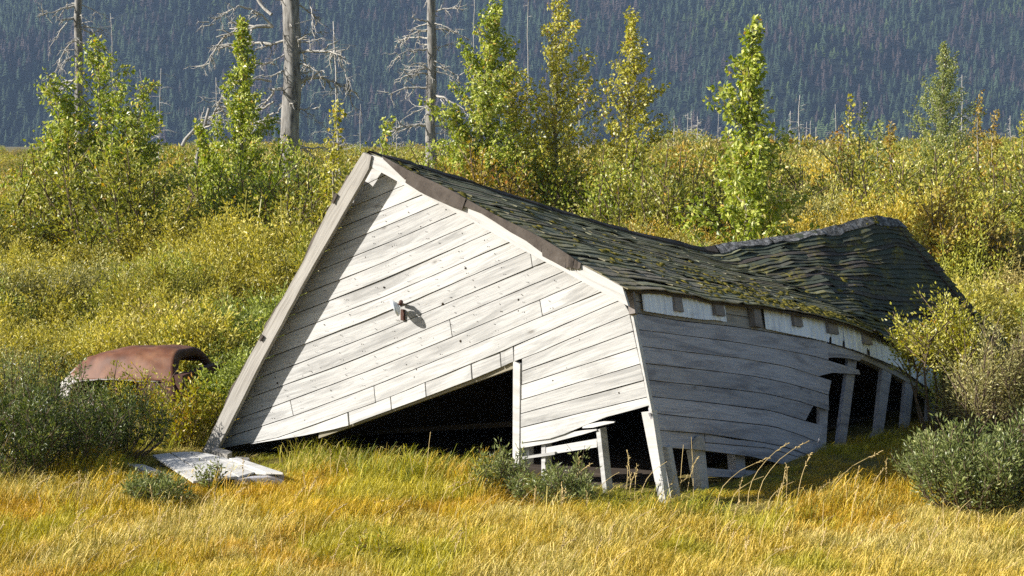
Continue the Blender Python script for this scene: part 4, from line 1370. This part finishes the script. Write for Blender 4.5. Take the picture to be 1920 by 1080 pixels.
# ================================================================== living trees
def poplar(label, px, top_y, d, spread, nb, leaves, leaf, mat, seed, lean=0.0, fork=0, low=.10, wind=.25, name='poplar_tree', group='young poplars above the thicket', power=.8):
    rng = np.random.default_rng(seed)
    leaves = int(leaves * 2.7); spread = spread * 1.25; leaf = leaf * .98; nb = int(nb * 1.15)
    b = at(px, 400, d); b[2] = 0
    H = at(px, top_y, d)[2]
    t = thing(name, label, 'tree', (b[0], b[1], 0), group)
    stems = [(np.array([0, 0, -.05]), np.array([lean, rng.uniform(-.2, .2), H]), 1.0)]
    for k in range(fork):
        a = rng.uniform(0, 2 * math.pi)
        hh = H * rng.uniform(.6, .88)
        sx = spread * rng.uniform(.4, .9) * (1 if k % 2 else -1)
        stems.append((np.array([0.1 * sx, 0, 0]), np.array([sx, rng.uniform(-.4, .4) * spread, hh]), hh / H))
    tm, bmB = MB(), MB()
    segs = []
    for (p, q, s) in stems:
        pts = wiggle(p, q, 10, .02, 0, rng)
        tm.tube(pts, np.linspace(.012 * H + .01, .004, 10) * s, 7, False)
        hh = q[2]
        m = int(nb * s / (1 + .45 * fork))
        segs.append((pts[5:], .5))
        for k in range(m):
            f = low + (1 - low) * ((k + rng.uniform(0, 1)) / m)
            x = f * 9; i = min(int(x), 8)
            p0 = pts[i] + (pts[i + 1] - pts[i]) * (x - i)
            a = k * 2.4 + rng.uniform(-.5, .5)
            prof = min(1, (f + .05) / .22) * (1 - f) ** power + .05
            ln = spread * s * prof * rng.uniform(.45, 1.45) * 1.25
            up = rng.uniform(.55, 1.15)
            dvec = norm(np.array([math.cos(a) + wind * .6, math.sin(a), up]))
            bp = p0[None] + dvec[None] * (np.linspace(0, 1, 6) * ln)[:, None]
            bp[:, 2] += .12 * ln * np.linspace(0, 1, 6) ** 2
            bp += rng.normal(size=bp.shape) * .02 * ln
            bmB.tube(bp, np.linspace(.006 * H * .35 + .004, .003, 6), 4, False)
            segs.append((bp, 1.0))
            for w in range(2):
                j = rng.integers(1, 5)
                dv = norm(dvec + rand_dirs(1, rng)[0] * .9)
                tw = bp[j][None] + dv[None] * (np.linspace(0, 1, 3) * ln * .35)[:, None]
                bmB.tube(tw, [.004, .003, .002], 3, False)
                segs.append((tw, .9))
    wts = np.array([np.linalg.norm(p[-1] - p[0]) * q + .04 for p, q in segs])
    cnt = rng.multinomial(leaves, wts / wts.sum())
    B, D, R = [], [], []
    for (p, q), c in zip(segs, cnt):
        if not c:
            continue
        x = rng.uniform(.12, 1, c) * (len(p) - 1)
        i = np.minimum(x.astype(int), len(p) - 2)
        pos = p[i] + (p[i + 1] - p[i]) * (x - i)[:, None]
        out = rand_dirs(c, rng)
        pos = pos + out * leaf * .7
        B.append(pos)
        D.append(norm(out * .9 + np.array([wind, 0, -.25])))
        R.append(np.clip(rng.beta(2, 2.2, c) + rng.uniform(-.15, .15), 0, 1))
    B, D, R = np.vstack(B), np.vstack(D), np.concatenate(R)
    n = len(B)
    o = link('trunk', tm.mesh('trunk', M['bark'], True)); o.parent = t
    o = link('branches', bmB.mesh('branches', M['bark'])); o.parent = t
    L = leaf * rng.uniform(.65, 1.25, n)
    o = link('crown', leaves_mesh('crown', B, D, rand_dirs(n, rng), L, L * rng.uniform(.6, .8, n), R, M[mat])); o.parent = t
    return t

poplar('broad poplar clump of several leafy stems, leftmost of the trees', 178, 78, 46, 1.35, 130, 7000, .105, 'poplar_leaf', 21, .12, 5, low=.15)
poplar('narrow pointed poplar standing in front of the massive dead trunk', 462, 40, 50, 1.35, 100, 6000, .095, 'poplar_leaf', 22, -.05, 1, power=1.35)
poplar('dense tall poplar, left one of the twin pair', 905, 8, 50, 1.3, 110, 6500, .10, 'poplar_leaf', 23, .25, 1, wind=.45)
poplar('airy tall poplar, right one of the twin pair', 1030, -6, 51, 1.45, 90, 4800, .095, 'poplar_gold', 24, .22, 1, wind=.6)
poplar('sparse slender poplar with yellowish wind-blown leaves, between the twin pair and the glossy one', 1168, 25, 50, 1.25, 62, 2500, .095, 'poplar_gold', 25, .15, 0, wind=.6, power=1.0)
poplar('glossy dark green poplar with large leaves standing alone behind the roof sag', 1408, 38, 39, .88, 66, 2500, .115, 'poplar_leaf', 26, .05, 0, wind=.3, power=.85)
poplar('pale green dense poplar farther off near the right edge', 1758, 82, 76, 1.5, 100, 5200, .085, 'poplar_far', 27, .15, 0, power=.9)
poplar('small sparse sapling between the massive dead trunk and the cabin peak', 630, 190, 44, .5, 26, 420, .10, 'poplar_gold', 28, .03, 0)
poplar('bent sapling leaning right just above the cabin peak', 685, 222, 42, .5, 24, 420, .10, 'poplar_leaf', 29, .5, 0, wind=.7)
for i, (px, ty, d, s, lv, mt, lab) in enumerate([
    (1585, 180, 60, .55, 300, 'poplar_gold', 'sapling with white-tipped leaves right of the pale distant snags'),
    (1612, 195, 60, .45, 220, 'poplar_far', 'second slender sapling right of the pale distant snags'),
    (1640, 225, 58, .6, 420, 'poplar_far', 'third and bushiest sapling right of the pale distant snags'),
    (1828, 172, 62, .6, 300, 'orange_leaf', 'sparse reddish sapling right of the far pale poplar'),
    (1855, 205, 60, .55, 300, 'orange_leaf', 'low reddish sapling close to the right edge'),
    (1910, 215, 58, .6, 420, 'poplar_gold', 'leafy sapling cut by the right edge'),
    (1665, 232, 56, .55, 330, 'orange_leaf', 'orange sapling left of the far pale poplar'),
    (1565, 235, 56, .55, 330, 'orange_leaf', 'orange tinged sapling left of the white-tipped ones')]):
    poplar(lab, px, ty, d, s, 22, lv, .10, mt, 40 + i, .1, 0, wind=.4, group='slender saplings on the right')

# larger bushes of the back row
def bush_at(label, px, top_y, d, rad, stems, leaves, leaf, mat, seed, cat='bush', name='alder_bush', group='tall bushes of the back row', **kw):
    b = at(px, 400, d)
    h = at(px, top_y, d)[2]
    return shrub(name, label, cat, (b[0], b[1], 0), h, rad, stems, leaves, leaf, leaf * .6, mat, seed, group, **kw)
for i, (px, ty, d, rad, lv, mt, lab) in enumerate([
    (95, 240, 45, 1.3, 3600, 'alder', 'olive bush at the left foot of the leftmost poplar clump'),
    (240, 255, 43, 1.6, 5200, 'alder', 'big brown-green bush at the right foot of the leftmost poplar clump'),
    (10, 330, 44, 1.2, 3000, 'alder', 'low olive bush cut by the left edge below the flat meadow'),
    (350, 300, 52, 1.1, 2400, 'alder', 'small olive bush between the two left poplars'),
    (520, 250, 47, 1.25, 4200, 'poplar_leaf', 'bright green bush filling the right foot of the pointed poplar'),
    (430, 260, 48, 1.1, 3200, 'poplar_leaf', 'bright green bush at the left foot of the pointed poplar'),
    (605, 275, 45, 1.0, 2800, 'alder', 'dark green bush left of the cabin peak'),
    (720, 272, 48, 1.1, 2600, 'alder', 'green bush directly behind the cabin peak'),
    (800, 270, 52, 1.2, 2600, 'poplar_leaf', 'green bush at the foot of the tangled dead conifer'),
    (905, 250, 48, 1.1, 2800, 'orange_leaf', 'rust tinged bush at the foot of the left twin poplar'),
    (1000, 245, 50, 1.2, 3200, 'poplar_leaf', 'green bush filling the foot of the twin poplars'),
    (1095, 262, 52, 1.1, 2600, 'alder', 'olive bush right of the twin poplars'),
    (1170, 250, 49, 1.15, 3000, 'poplar_leaf', 'green bush at the foot of the sparse slender poplar'),
    (1245, 268, 46, 1.1, 3200, 'alder', 'dark bush right of the sparse slender poplar'),
    (1310, 262, 46, 1.2, 3600, 'alder', 'dark rounded bush left of the glossy green poplar'),
    (1480, 272, 50, 1.1, 2600, 'alder', 'olive bush right of the glossy green poplar'),
    (1560, 258, 52, 1.2, 2800, 'alder', 'brownish bush below the distant snags'),
    (1640, 262, 48, 1.2, 3000, 'poplar_gold', 'golden green bush below the slender saplings'),
    (1715, 270, 47, 1.1, 2600, 'alder', 'olive bush left of the far pale poplar'),
    (1790, 255, 50, 1.2, 2800, 'poplar_gold', 'golden bush at the foot of the far pale poplar'),
    (1870, 252, 49, 1.25, 3000, 'alder', 'broad olive bush near the right edge'),
    (1800, 330, 40, 1.0, 2000, 'orange_leaf', 'low orange bush above the rear end of the roof'),
    (1935, 270, 45, 1.1, 2400, 'alder', 'olive bush cut by the right edge')]):
    bush_at(lab, px, ty, d, rad, 30, int(lv * 1.9), .105, mt, 300 + i, leaf_from=.08, bush=.6, spiky=.2)

# ================================================================== near shrubs
def near(label, px, d, h, rad, stems, leaves, ll, lw_, mat, seed, group='shrubs around the cabin', name='willow_shrub', **kw):
    b = at(px, 800, d)
    return shrub(name, label, 'shrub', (b[0], b[1], 0), h, rad, stems, leaves, ll, lw_, mat, seed, group, **kw)
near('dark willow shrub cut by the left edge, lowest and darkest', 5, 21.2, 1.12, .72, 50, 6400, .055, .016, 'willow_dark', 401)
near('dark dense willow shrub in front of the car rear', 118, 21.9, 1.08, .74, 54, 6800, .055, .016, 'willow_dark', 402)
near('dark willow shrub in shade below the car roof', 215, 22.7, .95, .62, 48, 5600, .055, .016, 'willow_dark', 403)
near('grey green willow shrub left of the car rear', 60, 24.6, 1.2, .8, 40, 4200, .055, .017, 'willow_grey', 404)
near('yellow green shrub against the car windscreen', 345, 23.9, .92, .34, 22, 1300, .06, .026, 'willow_yellow', 405)
near('yellow shrub with orange shoots in front of the car door', 268, 24.3, 1.05, .36, 20, 1300, .055, .022, 'willow_yellow', 406)
near('yellow green shrub at the foot of the left roof edge', 398, 24.0, .78, .28, 18, 950, .06, .026, 'willow_yellow', 407)
near('single orange shoot rising over the car roof', 215, 24.4, 1.22, .06, 3, 160, .05, .02, 'willow_yellow', 408, name='leafy_shoot')
near('grey green willow sprout in front of the splintered board', 284, 19.8, .38, .38, 38, 2500, .05, .015, 'willow_grey', 409)
near('upright green shoot in front of the fallen white panel', 398, 20.5, .42, .16, 9, 260, .05, .02, 'willow_grey', 410, name='leafy_shoot', spiky=1.0)
near('grey green willow in front of the door jamb', 945, 20.1, .66, .28, 28, 1700, .055, .015, 'willow_grey', 411, spiky=1.0)
near('low olive willow tangle below the broken front wall', 1035, 19.8, .46, .45, 46, 2700, .05, .015, 'willow_grey', 412)
near('sparse green sprig standing before the dark opening left of the corner post', 1085, 19.9, .6, .12, 7, 220, .05, .016, 'willow_grey', 413, name='leafy_shoot')
near('tiny yellow green shrub at the lower edge of the photo', 705, 17.0, .3, .22, 16, 420, .045, .018, 'willow_yellow', 414)
near('big rounded grey green willow at the lower right', 1822, 19.3, 1.0, .56, 66, 8200, .056, .019, 'willow_grey', 415)
near('grey green willow cut by the right edge', 1945, 19.6, 1.1, .5, 46, 5200, .056, .019, 'willow_grey', 416)
near('grey green willow reaching towards the broken side wall', 1745, 20.6, .72, .34, 34, 3200, .05, .0165, 'willow_grey', 417)
near('golden green small-leaved bush in front of the steep rear roof', 1756, 24.4, 1.92, .55, 11, 5600, .05, .028, 'poplar_gold', 418, name='alder_bush', leaf_from=.6, twig_from=.55, twigs=12, bush=.5)
near('pale olive willow right of the rear roof', 1860, 23.4, 1.65, .52, 30, 5000, .058, .016, 'willow_pale', 419, leaf_from=.35, spiky=.8)
near('pale olive willow cut by the right edge above the grey one', 1935, 23.8, 1.8, .5, 30, 4400, .058, .016, 'willow_pale', 420, leaf_from=.35, spiky=.8)
near('shaded olive shrub under the rear corner of the roof', 1815, 24.4, 1.1, .45, 24, 1700, .055, .017, 'willow_pale', 421)

# ================================================================== thicket, grass, forest
def in_frustum_x(y, m=1.12, add=1.5):
    return .257 * y * m + add
def blocked(x, y):
    p = np.array([x, y, 0]) - C0; p[2] = 0
    a, b = np.dot(p, TG), np.dot(p, DB)
    if -6.4 < a < .55 and -.6 < b < 9.5:
        return True
    if a < 2.2 and a > -7.5 and 9.0 < b < 12.2:
        return True
    q = np.array([x, y, 0]) - car_c
    return abs(np.dot(q, AX)) < 1.25 and abs(np.dot(q, AY)) < 1.0
def px_of(x, y, z=0.0):
    r = np.array([x, y, z]) - CAM
    f = np.dot(r, _F)
    return CX + FPX * r[0] / f, CY - FPX * np.dot(r, _U) / f
PALETTE = {'olive': (.57, .485, .105), 'gold': (.70, .50, .08), 'green': (.30, .36, .08), 'grey': (.52, .47, .20), 'orange': (.62, .38, .065), 'brown': (.48, .37, .15), 'bright': (.53, .52, .095)}
def thicket_tint(x, y, rng):
    n1 = float(fbm(x * .16 + 4, y * .11, 1.0, 3)); n2 = float(fbm(x * .3 - 8, y * .2 + 30, 4.0, 2)); n3 = float(vnoise(x * .5, y * .35, 8.0))
    px, py = px_of(x, y, 1.2)
    c = np.array(PALETTE['olive'])
    right = np.clip((px - 1250) / 500, 0, 1)
    if y < 33 and px < 600:
        c = np.array(PALETTE['green']) * 1.05 if n1 > -.35 else np.array(PALETTE['olive'])
    elif n1 + .5 * right > .45:
        c = np.array(PALETTE['gold'])
    elif n1 < -.5:
        c = np.array(PALETTE['bright'])
    if n2 > .55:
        c = np.array(PALETTE['brown'])
    elif n2 < -.6:
        c = np.array(PALETTE['grey'])
    if n3 > .72 and rng.random() < .6:
        c = np.array(PALETTE['orange'])
    if rng.random() < .09:
        c = np.array(PALETTE[rng.choice(['green', 'grey', 'bright'])])
    if y > 90:
        c = np.array(PALETTE[rng.choice(['olive', 'green', 'olive', 'bright', 'brown', 'gold'])]) * .8
    c = c * .8 + np.array(PALETTE['olive']) * .2
    return c * rng.uniform(.70, 1.18)
protos = []
FORMS = [(1.3, .62, 24, 1900, .066, .031)] * 4 + [(2.3, .95, 34, 3600, .075, .036)] * 4 + [(2.3, 1.1, 26, 1300, .135, .075)] * 3
for k, (fh, fr, fs, fn, fl_, fw_) in enumerate(FORMS):
    mb, lf = shrub_parts(fh, fr, fs, fn, fl_, fw_, 700 + k, leaf_from=.22 if fh < 2 else .35, bush=.9, spiky=.15)
    v, f, r = leaf_arrays(*lf)
    sv, sf = np.vstack(mb.v), np.array([q for q in mb.f if len(q) == 4])
    me = build_mesh('thicket_shrub_form', np.vstack([v, sv]), [tuple(q) for q in f] + [tuple(q + len(v)) for q in sf], None, M['thicket_leaf'], False, {'leaf': np.concatenate([r, np.full(len(sv), .12)])})
    protos.append(bpy.data.objects.new('thicket_shrub_form_%02d' % k, me))
rng = np.random.default_rng(5)
P, RT, SC, IX, TN = [], [], [], [], []
def canopy(x, y):
    """height of the shrub tops over the flat"""
    far_h = 2.5 if px_of(x, y)[0] < 150 else 3.5
    h = float(np.interp(y, [25, 27, 42, 70, 110, 330], [.85, 1.05, 2.35, 2.4, far_h, far_h]))
    if y > 90:
        return h * (.86 + .42 * float(fbm(x * .06, y * .02, 3.0, 3)))
    return h * (.98 + .34 * float(fbm(x * .42, y * .30, 12.0, 2)))
def try_shrub(x, y):
    if blocked(x, y):
        return
    h = canopy(x, y) * rng.uniform(.82, 1.08)
    if h < 1.55:
        ix, base = rng.integers(0, 4), 1.3
    elif y < 75:
        ix, base = rng.integers(4, 8), 2.3
    else:
        ix, base = rng.integers(8, 11), 2.3
    w = h / base * rng.uniform(.9, 1.25)
    P.append((x, y, -.03)); RT.append((rng.uniform(-.06, .06), rng.uniform(-.06, .06), rng.uniform(0, 6.28)))
    SC.append((w, w, h / base)); IX.append(ix); TN.append(thicket_tint(x, y, rng))
def band(y0, y1, dens):
    n = int((y1 - y0) * 2 * in_frustum_x((y0 + y1) / 2) * dens)
    for k in range(n):
        y = rng.uniform(y0, y1); X = in_frustum_x(y)
        try_shrub(rng.uniform(-X, X), y)
# left of the cabin, from the car back
for k in range(230):
    y = rng.uniform(25.4, 30); X = in_frustum_x(y); x = rng.uniform(-X, -3.2)
    px, py = px_of(x, y)
    if y < 26.8 and 110 < px < 440:
        continue
    try_shrub(x, y)
for k in range(90):     # right of the cabin rear
    y = rng.uniform(25.0, 31); X = in_frustum_x(y); x = rng.uniform(5.7, X)
    try_shrub(x, y)
band(29.5, 38, 1.9)
band(38, 60, .95)
band(60, 100, .6)
band(100, 180, .34)
band(180, 330, .14)
scatter('shrub_thicket', P, RT, SC, IX, np.array(TN), protos, kind='stuff', label='low yellow green shrub thicket covering the flat behind the cabin', category='shrubs')

# grass
def tuft(seed, blades, h, spread, width, lean):
    rg = np.random.default_rng(seed)
    V, F, R = [], [], []
    for b in range(blades):
        a = rg.uniform(0, 6.28); r = spread * math.sqrt(rg.uniform(0, 1))
        p = np.array([math.cos(a) * r, math.sin(a) * r, -.02])
        hh = h * rg.uniform(.45, 1.1)
        aa = rg.normal(0.1, 1.3)
        d = np.array([math.cos(aa), math.sin(aa), 0]) * rg.uniform(.15, .75) * hh + np.array([lean * hh, 0, 0])
        w = width * rg.uniform(.6, 1.2)
        fa = rg.uniform(0, 6.28); sd = np.array([math.cos(fa), math.sin(fa), 0])
        c = [p, p + d * .22 + [0, 0, hh * .55], p + d * .65 + [0, 0, hh * .88], p + d * 1.15 + [0, 0, hh * (1.0 - .25 * rg.random())]]
        i = len(V)
        V += [c[0] - sd * w / 2, c[0] + sd * w / 2, c[1] - sd * w / 2, c[1] + sd * w / 2, c[2] - sd * w * .35, c[2] + sd * w * .35, c[3]]
        F += [(i, i + 1, i + 3, i + 2), (i + 2, i + 3, i + 5, i + 4), (i + 4, i + 5, i + 6)]
        q = rg.uniform(0, 1)
        R += [q] * 7
    return V, F, R
gp = []
for k in range(9):
    tall = k >= 6
    V, F, R = tuft(800 + k, 46 if not tall else 26, .12 if k < 3 else (.17 if k < 6 else .32), .14, .0048 if not tall else .0060, .12)
    gp.append(bpy.data.objects.new('grass_tuft_form_%d' % k, build_mesh('grass_tuft_form', V, F, None, M['grass'], False, {'leaf': R})))
GC = {'gold': (.60, .43, .046), 'straw': (.60, .485, .135), 'green': (.24, .30, .034), 'orange': (.52, .30, .036), 'lime': (.45, .41, .04)}
P, RT, SC, IX, TN = [], [], [], [], []
def add_tuft(x, y, force=None):
    px, py = px_of(x, y)
    p = np.array([x, y, 0]) - C0; p[2] = 0
    a, b = np.dot(p, TG), np.dot(p, DB)
    if -6.0 < a < .25 and .25 < b < 9:
        return
    if float(fbm(x * 1.1 + 40, y * .8, 9.0, 2)) > .62 and rng.random() < .55 and py > 930:
        return
    n1 = float(fbm(x * .55, y * .4, 3.0, 3)); n2 = float(fbm(x * 1.3 + 9, y * 1.0, 6.0, 2)); n3 = float(vnoise(x * .45 + 5, y * .7, 2.0))
    c = np.array(GC['gold'])
    if py > 985:
        c = c * .55 + np.array(GC['straw']) * .45
    if n1 > .35:
        c = np.array(GC['orange']) * .45 + c * .55
    if n2 > .30:
        c = np.array(GC['straw'])
    if n2 < -.5:
        c = np.array(GC['lime']) * .75 + c * .25
    gf = 0.0
    if 470 < px < 1360 and py < 985:                # greener against the cabin front
        lim = np.interp(px, [470, 700, 950, 1150, 1300, 1360], [880, 905, 920, 975, 985, 950])
        gf = np.clip((lim + 25 - py) / 45, 0, 1)
    if py < 905 and px < 420:
        gf = max(gf, .55)
    if rng.random() < gf * .75:
        c = np.array(GC['green']) * .6 + np.array(GC['lime']) * .4 if rng.random() < .6 else np.array(GC['lime'])
    if 1480 < px < 1720 and 880 < py < 1010 and rng.random() < .5:
        c = np.array(GC['orange']) * .5 + np.array(GC['gold']) * .5
    if 330 < px < 620 and 890 < py < 950 and rng.random() < .5:
        c = np.array(GC['orange']) * .6 + np.array(GC['gold']) * .4
    c = c * rng.uniform(.75, 1.2)
    tall = (gf > .3 and rng.random() < .35) or rng.random() < (.16 if n3 > .35 else .03)
    hs = 1.0
    if 930 < px < 1500 and py < 915:
        hs = .7
    if 215 < px < 545 and 842 < py < 908:            # trampled short round the fallen boards
        tall = False; hs = .28
        if rng.random() < .35:
            return
    if 930 < px < 1440 and 890 < py < 975:
        hs = .5
    if px < 240 and py < 900:
        hs = .9
    if -.1 < a < 1.5 and -.5 < b < 7.5:
        hs = .28 if b < 3.6 else .6
        if rng.random() < .4:
            return
        tall = False
    elif -6 < a <= .25 and -.75 < b <= .25 and px > 930:
        hs *= .6
    P.append((x, y, float(ground_z(np.array(x), np.array(y))))); RT.append((rng.uniform(-.15, .15), rng.uniform(-.15, .15), rng.uniform(-1.2, 1.2)))
    s = rng.uniform(.75, 1.25)
    SC.append((s, s, s * hs)); IX.append(rng.integers(6, 9) if tall else (rng.integers(0, 6))); TN.append(c)
for k in range(20000):
    y = rng.uniform(15.4, 21.5) if rng.random() < .72 else rng.uniform(21.5, 26)
    X = in_frustum_x(y, 1.12, .8); x = rng.uniform(-X, X)
    add_tuft(x, y)
scatter('meadow_grass', P, RT, SC, IX, np.array(TN), gp, kind='stuff', label='golden autumn meadow grass in front of the cabin', category='grass')

# tall seed stalks
mb = MB()
def stalk(px, py, d, h, lean, head=True):
    b = at(px, py, d); b[2] = 0
    rg = rng
    dx = lean + rg.uniform(-.1, .1)
    pts = [b + np.array([dx * h * t ** 2, rg.uniform(-.02, .02), h * (t - .22 * t * t * min(abs(dx) * 2, 1))]) for t in np.linspace(0, 1, 7)]
    mb.tube(pts, np.linspace(.0035, .0022, 7), 3, False)
    if head:
        d_ = norm(pts[-1] - pts[-2])
        for k in range(9):
            q = pts[-1] - d_ * .018 * k
            o_ = rand_dirs(1, rg)[0]
            e_ = q + norm(o_ * .7 + d_ * .8) * .028
            mb.tube([q, (q + e_) / 2, e_], [.002, .0058, .001], 4, False)
for (px, py, d, h, l, hd) in [(800, 862, 20.9, .62, .02, 0), (775, 862, 20.8, .40, -.05, 0), (735, 862, 20.8, .4, -.25, 0), (850, 862, 20.8, .42, .35, 0), (905, 860, 20.7, .4, .3, 0), (620, 860, 21.0, .4, .05, 1), (630, 860, 21.1, .45, .25, 0), (655, 858, 21.0, .3, -.1, 1), (1175, 925, 19.9, .5, .1, 1), (1190, 925, 19.9, .42, .05, 1), (1183, 925, 20., .55, -.05, 1), (1200, 925, 20., .55, .5, 0), (1345, 930, 19.9, .62, .75, 1), (1402, 935, 19.9, .8, .55, 1), (1420, 935, 19.8, .85, .5, 1), (1465, 940, 19.8, .45, .12, 1), (1475, 940, 19.8, .4, .1, 1), (1495, 940, 19.8, .6, .25, 1), (1555, 940, 19.9, .7, .75, 1), (1600, 945, 20., .4, .1, 1), (1288, 930, 20.1, .5, .2, 1), (1275, 930, 20.1, .6, .05, 0), (1300, 930, 20.1, .68, .0, 0), (1265, 930, 20.1, .35, .5, 1), (1060, 920, 19.8, .55, .45, 1), (1080, 920, 19.9, .5, .1, 1), (1370, 935, 19.8, .4, .9, 0), (1440, 940, 19.7, .35, .8, 0), (40, 960, 19.5, .45, .6, 1), (1050, 985, 18.9, .35, .05, 1), (1660, 945, 20., .45, .1, 1), (1630, 945, 20., .4, .3, 1), (600, 990, 18.2, .4, .5, 1), (1890, 950, 19.5, .45, .1, 1)]:
    stalk(px, py, d, h, l, bool(hd))
for k in range(150):
    y = rng.uniform(16, 20.6); X = in_frustum_x(y, 1.0, .2)
    x = rng.uniform(-X, X)
    p = px_of(x, y)
    stalk(p[0], p[1], y, rng.uniform(.24, .42), rng.uniform(-.1, .7), rng.random() < .6)
mb.part('seed_stalks', M['stalk'], None, kind='stuff', label='thin straw coloured grass stalks with seed heads', category='grass')

# conifers on the hillside
cp = []
for k in range(6):
    rg = np.random.default_rng(900 + k)
    V, F, R = [], [], []
    tiers = 9
    for i in range(tiers):
        t = i / tiers
        z0 = .06 + .94 * t
        z1 = min(1.0, z0 + .17)
        rad = .235 * (1 - t) ** .8 * rg.uniform(.8, 1.2) + .012
        m = 9
        apex = len(V)
        V.append((0, 0, z1)); R.append(.8)
        ph = rg.uniform(0, 6.28)
        for j in range(m):
            rr = rad * (rg.uniform(.8, 1.2) if j % 2 else rg.uniform(.55, .8))
            V.append((math.cos(ph + 6.283 * j / m) * rr, math.sin(ph + 6.283 * j / m) * rr, z0 - (.03 if j % 2 else -.02))); R.append(.1 if j % 2 == 0 else .6)
        for j in range(m):
            F.append((apex, apex + 1 + j, apex + 1 + (j + 1) % m))
    cp.append(bpy.data.objects.new('spruce_form_%d' % k, build_mesh('spruce_form', V, F, None, M['conifer'], False, {'leaf': R})))
gx, gy = np.meshgrid(np.arange(-720, 720, 7.0), np.arange(1903, 2420, 11.0))
gx = gx.ravel() + rng.uniform(-3.4, 3.4, gx.size); gy = gy.ravel() + rng.uniform(-5.5, 5.5, gy.size)
keep = rng.random(gx.size) < .93
gx, gy = gx[keep], gy[keep]
n = len(gx)
gz = hill_z(gx, gy) - .5
hh = 16.5 * (1 + .25 * fbm(gx / 60, gy / 60, 3.0, 2)) * rng.uniform(.55, 1.3, n)
ww = hh * rng.uniform(1.0, 1.4, n)
tn = np.tile(np.array([[.036, .056, .032]]), (n, 1)) * rng.uniform(.6, 1.45, n)[:, None]
dead = (fbm(gx / 45, gy / 45, 7.0, 3) + rng.normal(0, .35, n)) > .35
tn[dead] = np.array([.060, .046, .042]) * rng.uniform(.6, 1.3, dead.sum())[:, None]
light = (fbm(gx / 110 + 3, gy / 60, 2.0, 3) + rng.normal(0, .2, n)) > .62
tn[light] = np.array([.062, .090, .034]) * rng.uniform(.7, 1.3, light.sum())[:, None]
hh = np.where(light, hh * .75, hh)
scatter('spruce_forest', np.stack([gx, gy, gz], 1), np.stack([rng.uniform(-.04, .04, n), rng.uniform(-.04, .04, n), rng.uniform(0, 6.28, n)], 1), np.stack([ww, ww, hh], 1), rng.integers(0, 6, n), tn, cp, kind='stuff', label='dense blue-grey spruce forest on the far hillside', category='forest')

# ================================================================== air
mb = MB()
x0, x1, y0, y1, z0, z1 = -1010, 1010, -50, 2560, -1.6, 345
mb.hexa([(x0, y0, z1), (x1, y0, z1), (x1, y1, z1), (x0, y1, z1)], [(x0, y0, z0), (x1, y0, z0), (x1, y1, z0), (x0, y1, z0)])   # faces outward
hm = bpy.data.materials.new('pale_air')
hm.use_nodes = True
hm.node_tree.nodes.clear()
ho = hm.node_tree.nodes.new('ShaderNodeOutputMaterial')
pv = hm.node_tree.nodes.new('ShaderNodeVolumePrincipled')
pv.inputs['Color'].default_value = (.46, .66, 1.0, 1)
pv.inputs['Density'].default_value = .000086
pv.inputs['Anisotropy'].default_value = .0
hm.node_tree.links.new(pv.outputs[0], ho.inputs['Volume'])
hz = mb.part('haze', hm, None, kind='stuff')
